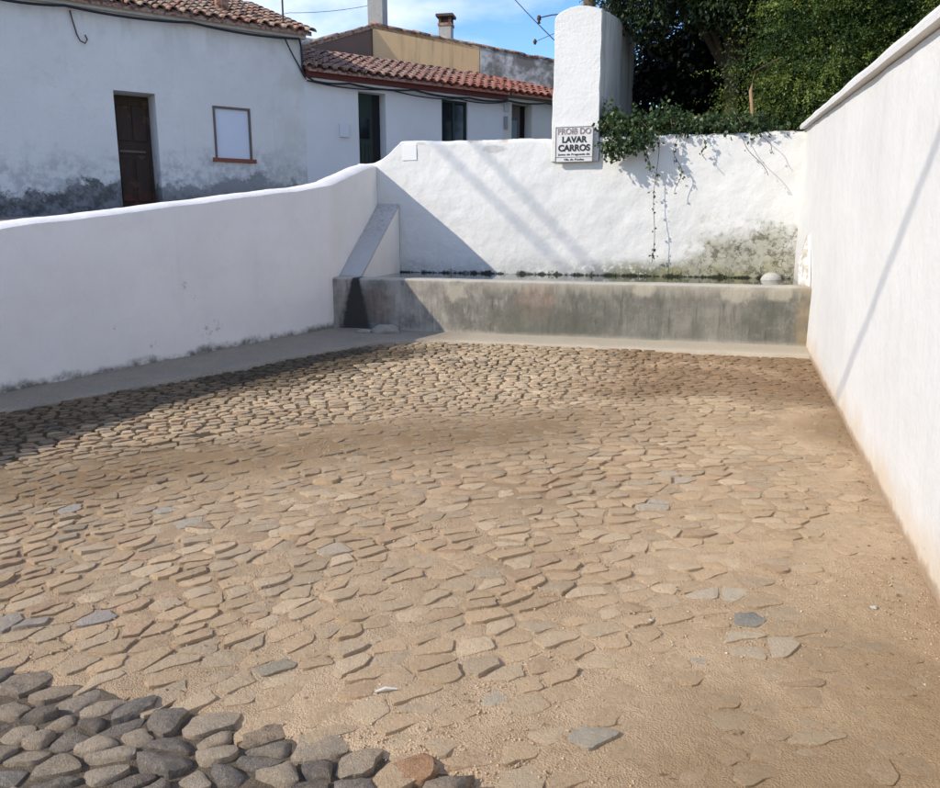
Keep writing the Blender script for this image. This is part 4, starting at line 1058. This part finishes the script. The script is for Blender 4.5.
ins = MB().tube([a_+Vector((0, 0, .04)), a_+Vector((0, 0, -.03)), a_+Vector((0, 0, -.06)), a_+Vector((0, 0, -.10))], [.03, .045, .02, .035], 10); ins.build('insulator', M_iron, up, smooth=True)
a2 = at(535, 42, 15.9); b3 = at(572, 26, 15.9)
MB().tube([a2, b3], .006, 5).build('bracket', M_iron, up)
MB().tube([a2+Vector((0, 0, .05)), a2+Vector((0, 0, .0)), a2+Vector((0, 0, -.05))], [.015, .04, .015], 10).build('insulator', M_iron, up, smooth=True)
o = MB().tube(sag([at(470, -55, 24), at(572, 57, 15.9)], 14, .12), .011, 5).build('overhead_wire', M_cable); tag(o, 'thin black wire crossing the sky down towards the white pillar', 'wire')
o = MB().tube(sag([at(150, 38, 19), at(289, 13, 17.), at(372, 5, 19.5)], 14, .05), .006, 5).build('overhead_wire', M_cable); tag(o, 'faint thin wire strung from the roof mast to the tall chimney', 'wire')

# wires and poles outside the frame that throw the soft shadow lines on the sunny walls
def pole_out(x, y, h_, lab):
    o = MB().tube([(x, y, .1), (x, y, h_)], [.13, .09], 12).build('utility_pole', M_wood, smooth=True); tag(o, lab, 'utility pole')
dL = Vector((1.3, 1.0, -1.0))
p1 = Vector((-3.80, 10.8, 2.72)) - dL*8.5; w1 = Vector((.20, 1, 0))
p2 = Vector((-3.28, 10.8, 2.76)) - dL*8.5; w2 = Vector((.30, 1, 0))
for p, w, lab in ((p1, w1, 'overhead cable left of the frame that shades the back wall nearer the corner'), (p2, w2, 'overhead cable left of the frame that shades the back wall nearer the sign')):
    o = MB().tube(sag([p - w*2.5, p + w*2.2], 10, .0), .027, 6).build('overhead_wire', M_cable); tag(o, lab, 'wire')
pole_out(p1.x+.2*2.2, p1.y+2.3, p1.z+.5, 'wooden pole left of the frame carrying the cables over the left wall')
A_ = Vector((.918, 6.37, .39)) - dL*8.0; B_ = Vector((.918, 4.18, 2.02)) - dL*(8.0-1.63); dr_ = (B_-A_).normalized()
o = MB().tube([A_ - dr_*7.5, A_ - dr_*.1, A_, B_, B_ + dr_*4], [.006, .006, .023, .023, .023], 6).build('overhead_wire', M_cable); tag(o, 'overhead cable left of the frame that shades the right wall', 'wire')
e_ = A_ - dr_*7.5; pole_out(e_.x, e_.y+.12, e_.z+.3, 'wooden pole far left of the frame carrying the cable over the yard')

# ------------------------------------------------------------------ vegetation
def leaf_mat(name, c0, c1, c2, trans=.35):
    t = NT(name); v = t.attr('var')
    c = t.ramp(v, [(0, c0), (.5, c1), (1, c2)])
    m = t.t; tr = m.nodes.new('ShaderNodeBsdfTranslucent'); mxs = m.nodes.new('ShaderNodeMixShader')
    t.l(c, tr.inputs['Color']); mxs.inputs[0].default_value = trans
    t.done(c, .45, None, .4); t.l(t.b.outputs[0], mxs.inputs[1]); t.l(tr.outputs[0], mxs.inputs[2]); t.l(mxs.outputs[0], t.out.inputs[0])
    return t.m
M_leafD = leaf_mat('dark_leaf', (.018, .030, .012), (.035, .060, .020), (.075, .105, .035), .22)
M_leafF = leaf_mat('fern_leaf', (.028, .060, .016), (.060, .100, .024), (.30, .36, .07), .38)
M_leafI = leaf_mat('ivy_leaf', (.018, .040, .016), (.045, .080, .028), (.15, .18, .06), .25)
M_bark = flat('bark', (.12, .09, .065), .9, .35, 14, .015)
def norm(a): return a / np.maximum(np.linalg.norm(a, axis=-1, keepdims=True), 1e-6)
def leaves(C, Dv, per, length, leaf, aspect, spread, droop, var0=None, rng=RNG):
    """sprays: C (n,3) starts, Dv (n,3) directions; per leaves on each"""
    n = len(C); s = rng.random((n, per, 1)); Dn = norm(Dv)
    P = C[:, None] + Dn[:, None]*s*length + rng.normal(0, spread, (n, per, 3)); P[..., 2] -= (s[..., 0]**2)*droop
    u = norm(Dn[:, None]*.6 + rng.normal(0, .65, (n, per, 3)) + np.array([0, 0, -.35*(droop > 0)]))
    w = norm(np.cross(u, norm(rng.normal(0, 1, (n, per, 3)) + np.array([-.4, -.4, 1.1]))))
    L_ = leaf*rng.uniform(.6, 1.25, (n, per, 1)); Wd = L_*aspect; nn = np.cross(u, w)
    v0 = P; v1 = P + u*L_*.45 + w*Wd*.5 + nn*L_*.08; v2 = P + u*L_ - nn*L_*.1; v3 = P + u*L_*.45 - w*Wd*.5 + nn*L_*.08
    V = np.stack([v0, v1, v2, v3], 2).reshape(-1, 3); F = np.arange(len(V)).reshape(-1, 4)
    base = rng.random((n, 1)) if var0 is None else var0[:, None]
    vr = np.clip(base*.65 + rng.random((n, per))*.35, 0, 1); vr = np.repeat(vr.ravel(), 4)
    return V, F, vr
def leafobj(name, parts, mat, parent=None):
    Vs = []; Fs = []; vs = []; b = 0
    for V, F, v in parts: Vs.append(V); Fs.append(F+b); vs.append(v); b += len(V)
    return link(name, np_mesh(name, np.concatenate(Vs), np.concatenate(Fs), {'var': np.concatenate(vs)}), parent, mat)
def blob_sprays(c, r, n, rng=RNG, shell=.32, lump=.28, seed=0, front=True):
    d = norm(rng.normal(0, 1, (n, 3)))
    if front: d[:, 1] = np.where(rng.random(n) < .7, -abs(d[:, 1]), d[:, 1])
    k = np.array([1 + lump*(mnoise.noise(Vector(v)*2.1 + Vector((seed, 0, 0))) + .6*mnoise.noise(Vector(v)*4.7 + Vector((seed, 3, 0)))) for v in d])
    f = (1 - shell*rng.random(n)**1.6)*k
    P = np.array(c) + d*np.array(r)*f[:, None]
    var = np.clip(.5 + .55*np.array([mnoise.noise(Vector(p)*1.6+Vector((seed, 9, 9))) for p in P]) + rng.normal(0, .12, n), 0, 1)
    return P, d, var
# dark broad-leaved tree leaning over the pillar
tr = empty('tree', (-.2, 13.8, .5)); tag(tr, 'dark broad-leaved tree overhanging the shadowed gap behind the pillar', 'tree')
parts = []
for c_, r_, n_ in [((-.95, 13.2, 5.95), (1.35, 1.2, 1.15), 1500), ((.35, 13.0, 5.80), (1.2, 1.1, 1.15), 1400), ((.1, 13.6, 7.1), (2.2, 1.6, 1.5), 1200), ((-1.2, 14.0, 6.5), (1.2, 1.2, 1.1), 500)]:
    P, d, v = blob_sprays(c_, r_, n_, seed=c_[0]*3); dd_ = d*.6 + np.array([0, 0, -.5])
    parts.append(leaves(P, dd_, 16, .28, .085, .42, .035, .10, v))
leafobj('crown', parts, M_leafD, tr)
MB().tube([(-.2, 13.9, .3), (-.1, 13.9, 2.), (.05, 13.8, 3.6), (-.1, 13.6, 5.2), (0, 13.6, 6.6)], [.16, .14, .12, .08, .03], 10).build('trunk', M_bark, tr, smooth=True)
for e in [(-1.2, 13.2, 5.6), (1., 13., 5.6), (.4, 13.9, 6.9), (-.8, 14, 6.4)]:
    MB().tube([(.0, 13.8, 3.9), ((e[0])*.5, 13.6, 4.9), e], [.07, .05, .015], 7).build('branch', M_bark, tr, smooth=True)
# feathery bright tree on the right
tr = empty('tree', (3., 13.0, .5)); tag(tr, 'feathery bright green tree massed behind the corner and the right wall', 'tree')
parts = []
for c_, r_, n_ in [((1.15, 12.2, 3.7), (.85, .8, 1.2), 1700), ((1.7, 12.6, 5.1), (1.3, 1.0, 1.3), 1900), ((2.7, 12.4, 3.9), (1.4, 1.1, 1.6), 2200), ((4.2, 12.2, 4.7), (1.7, 1.3, 1.8), 2400), ((6.0, 11.6, 4.6), (1.9, 1.5, 2.0), 1900), ((3.4, 13.2, 6.5), (2.2, 1.5, 1.5), 1500), ((3.0, 11.0, 2.6), (1.3, 1.0, 1.0), 900)]:
    P, d, v = blob_sprays(c_, r_, n_, seed=c_[0]*5, lump=.6)
    dd_ = d*.7 + RNG.normal(0, .35, d.shape) + np.array([0, 0, -.15])
    v = np.clip((v-.5)*2.3+.42, 0, 1)
    parts.append(leaves(P, dd_, 20, .26, .046, .42, .024, .06, v))
    k_ = RNG.choice(len(P), len(P)//6); parts.append(leaves(P[k_]+d[k_]*.12, d[k_]*.9+np.array([-.1, -.2, .05])+RNG.normal(0, .3, (len(k_), 3)), 30, .55, .036, .42, .018, .22, np.clip(v[k_]+.35, 0, 1)))
leafobj('crown', parts, M_leafF, tr)
MB().tube([(2.9, 13.2, .2), (2.9, 13.2, 2.), (3.1, 13., 3.8), (3.2, 13., 5.4), (3.3, 13.1, 6.6)], [.17, .15, .12, .07, .02], 10).build('trunk', M_bark, tr, smooth=True)
for e in [(1.3, 12.3, 4.1), (1.8, 12.5, 5.4), (4.4, 12.4, 5.2), (5.8, 11.8, 5.), (3.4, 13.2, 6.9), (2.4, 12.4, 4.2)]:
    MB().tube([(3.0, 13.1, 2.9), ((e[0]+3)*.5, 12.9, (e[2]+3)*.5+.1), e], [.08, .05, .012], 7).build('branch', M_bark, tr, smooth=True)
# deep dark hedge closing the back
hg = empty('hedge', (2.2, 15.5, .5)); tag(hg, 'dense dark hedge filling the shade far behind the back wall', 'hedge')
parts = []
for c_, r_, n_ in [((-.9, 15.6, 3.2), (1.3, .9, 1.9), 700), ((.6, 15.5, 3.4), (1.4, .9, 2.1), 800), ((2.2, 15.3, 3.6), (1.5, .9, 2.3), 700), ((4.2, 15.2, 4.0), (1.8, 1., 2.6), 500), ((6.8, 14.6, 4.), (2.2, 1.2, 2.8), 500), ((-.6, 16., 5.2), (1.6, .9, 1.3), 400), ((1.6, 16, 5.6), (2., .9, 1.6), 500)]:
    P, d, v = blob_sprays(c_, r_, n_, seed=c_[0]*7, shell=.5); parts.append(leaves(P, d, 26, .3, .13, .6, .09, .04, v*.7))
M_leafH = leaf_mat('hedge_leaf_shade', (.006, .010, .004), (.010, .017, .006), (.016, .026, .009), .08)  # near-black leaves: the gap's deep shade is put into their colour
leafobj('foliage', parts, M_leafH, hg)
for x in (-1., .2, 1.4, 2.8, 4.4, 6.6): MB().tube([(x, 15.6, .2), (x+.1, 15.6, 3.), (x, 15.6, 5.)], [.07, .05, .02], 7).build('stem', M_bark, hg, smooth=True)
# ivy shrub over the wall top
iv = empty('ivy', (-.6, 11.0, 2.8)); tag(iv, 'leafy ivy sprawling on the top of the back wall beside the sign', 'ivy')
C_ = []; Dv = []; Vr = []
for i in range(520):
    x = -1.52 + 2.1*random.random()**1.5; h_ = .21 if x < -.6 else .09
    y = 11.05 + random.gauss(0, .16); z = 2.86 + abs(random.gauss(0, h_*.5)) - (.05 if x > .2 else 0)
    C_.append((x, y, z)); Dv.append((random.gauss(0, .5), -.5+random.gauss(0, .4), random.gauss(.3, .5))); Vr.append(random.betavariate(2, 2.2))
for i in range(85):        # spilling over the face near the sign
    f_ = random.random(); x = -1.47 + f_*.55 + random.gauss(0, .03); z = 2.80 - (1-f_)*.26*random.random() - .02
    C_.append((x, 10.68 - .1*random.random(), z+.02)); Dv.append((random.gauss(.1, .4), -.45, random.gauss(-.5, .35))); Vr.append(random.betavariate(2, 2))
lp = leaves(np.array(C_), np.array(Dv), 11, .17, .058, .75, .028, .03, np.array(Vr))
leafobj('foliage', [lp], M_leafI, iv)
for i in range(9):
    x = -1.5 + i*.24 + random.uniform(-.08, .08)
    MB().tube([(x, 11.3, 2.75), (x+.05, 11.1, 2.95), (x-.05+random.uniform(-.1, .1), 10.85, 3.0+random.uniform(-.05, .1)), (x+random.uniform(-.2, .2), 10.7, 2.86)], [.012, .01, .007, .004], 5).build('stem', M_bark, iv)
# hanging vines, a little off the wall so that they throw shadows on it
def vine(x, z0, z1, off, nl, lab, wob=.02, lf=.045, dx=0.):
    v = empty('vine', (x, YB-off, z0)); tag(v, lab, 'vine', 'vines hanging down the back wall')
    pts = []; k = 14
    for i in range(k+1):
        f_ = i/k; pts.append((x+wob*math.sin(f_*9+x*7)+dx*f_, YB-.03-off*(.25+.75*f_), z0+(z1-z0)*f_))
    MB().tube([(x, YB+.1, 2.86)]+pts, .004, 5).build('stem', M_bark, v)
    C_ = np.array([pts[int(random.random()*k)] for _ in range(nl)])+RNG.normal(0, .012, (nl, 3))
    leafobj('foliage', [leaves(C_, np.tile([0., -.3, -1.], (nl, 1))+RNG.normal(0, .5, (nl, 3)), 2, .04, lf, .7, .012, .01)], M_leafI, v)
vine(-.83, 2.80, 1.18, .13, 22, 'long thin vine hanging almost to the water in the middle of the back wall')
vine(-.93, 2.80, 2.35, .16, 18, 'short leafy vine hanging just left of the long thin one', .03, .05)
vine(-.60, 2.80, 2.05, .10, 16, 'sparse vine hanging just right of the long thin one', .05, .04, .06)
vine(-.29, 2.80, 2.45, .14, 8, 'short bare vine with few leaves, right of the middle of the wall', .03, .045, .05)
vine(.10, 2.80, 2.25, .2, 4, 'bare dry stem slanting down the right end of the back wall', .02, .03, .42)
vine(.38, 2.80, 2.5, .16, 3, 'short dry stem beside the right corner of the back wall', .02, .03, .2)
# ochre dry climber stem in the feathery tree
o = MB().tube([(.28, 11.3, 2.8), (.30, 11.35, 3.1), (.26, 11.35, 3.35), (.30, 11.4, 3.6), (.6, 11.4, 3.75)], [.03, .025, .022, .012, .008], 7).build('dry_stem', flat('dry_stem', (.32, .2, .11), .9, .3, 20), smooth=True); tag(o, 'dry brown climber stem at the lower edge of the feathery tree', 'stem')
# weeds along the waterline
for i, (x, s, lab) in enumerate([(-3.62, .07, 'tiny weed at the waterline in the sunny left part of the back wall'), (-3.42, .05, 'smaller weed just right of the leftmost waterline weed'), (-1.62, .06, 'small weed at the waterline below the sign'), (-1.3, .045, 'low weed at the waterline right below the ivy'), (-.45, .09, 'bushy weed at the waterline beneath the hanging vines'), (.1, .10, 'broad weed at the waterline in the mouldy corner'), (-.95, .06, 'weed at the waterline left of the hanging vine tips')]):
    w = empty('weed', (x, YB-.05, 1.0)); tag(w, lab, 'weed', 'weeds along the waterline')
    C_ = np.array([[x, YB-.05, 1.0]]*16)+RNG.normal(0, 1, (16, 3))*np.array([s*.5, .012, .005])
    leafobj('foliage', [leaves(C_, np.tile([0., -.3, 1.], (16, 1))+RNG.normal(0, .5, (16, 3)), 2, s*.8, .022, .6, .010, 0)], M_leafI, w)
    MB().tube([(x, YB-.05, .99), (x, YB-.07, 1.0+s)], .003, 5).build('stem', M_bark, w)
# small litter on the sand
lx, ly = wpt(386, 692)
lz = float(dtop(np.array([lx]), np.array([ly]))[0]) + .006
o = MB().tube([(lx-.03, ly-.02, lz), (lx, ly, lz+.008), (lx+.035, ly+.012, lz+.004)], [.004, .005, .003], 6).build('litter', flat('litter_white', (.62, .58, .53), .6, .1, 30)); tag(o, 'small crumpled white scrap lying on the sand near the front', 'litter')
lx, ly = wpt(874, 605); lz = float(dtop(np.array([lx]), np.array([ly]))[0]) + .006
o = rock('pebble', (lx, ly, lz), .014, M_pale, seed=3); tag(o, 'pale chip of stone on the sand near the right wall', 'pebble')
lx, ly = wpt(651, 618); lz = float(dtop(np.array([lx]), np.array([ly]))[0]) + .006
o = rock('pebble', (lx, ly, lz), .012, M_pale, seed=4); tag(o, 'tiny white pebble on the sand in the right half of the yard', 'pebble')
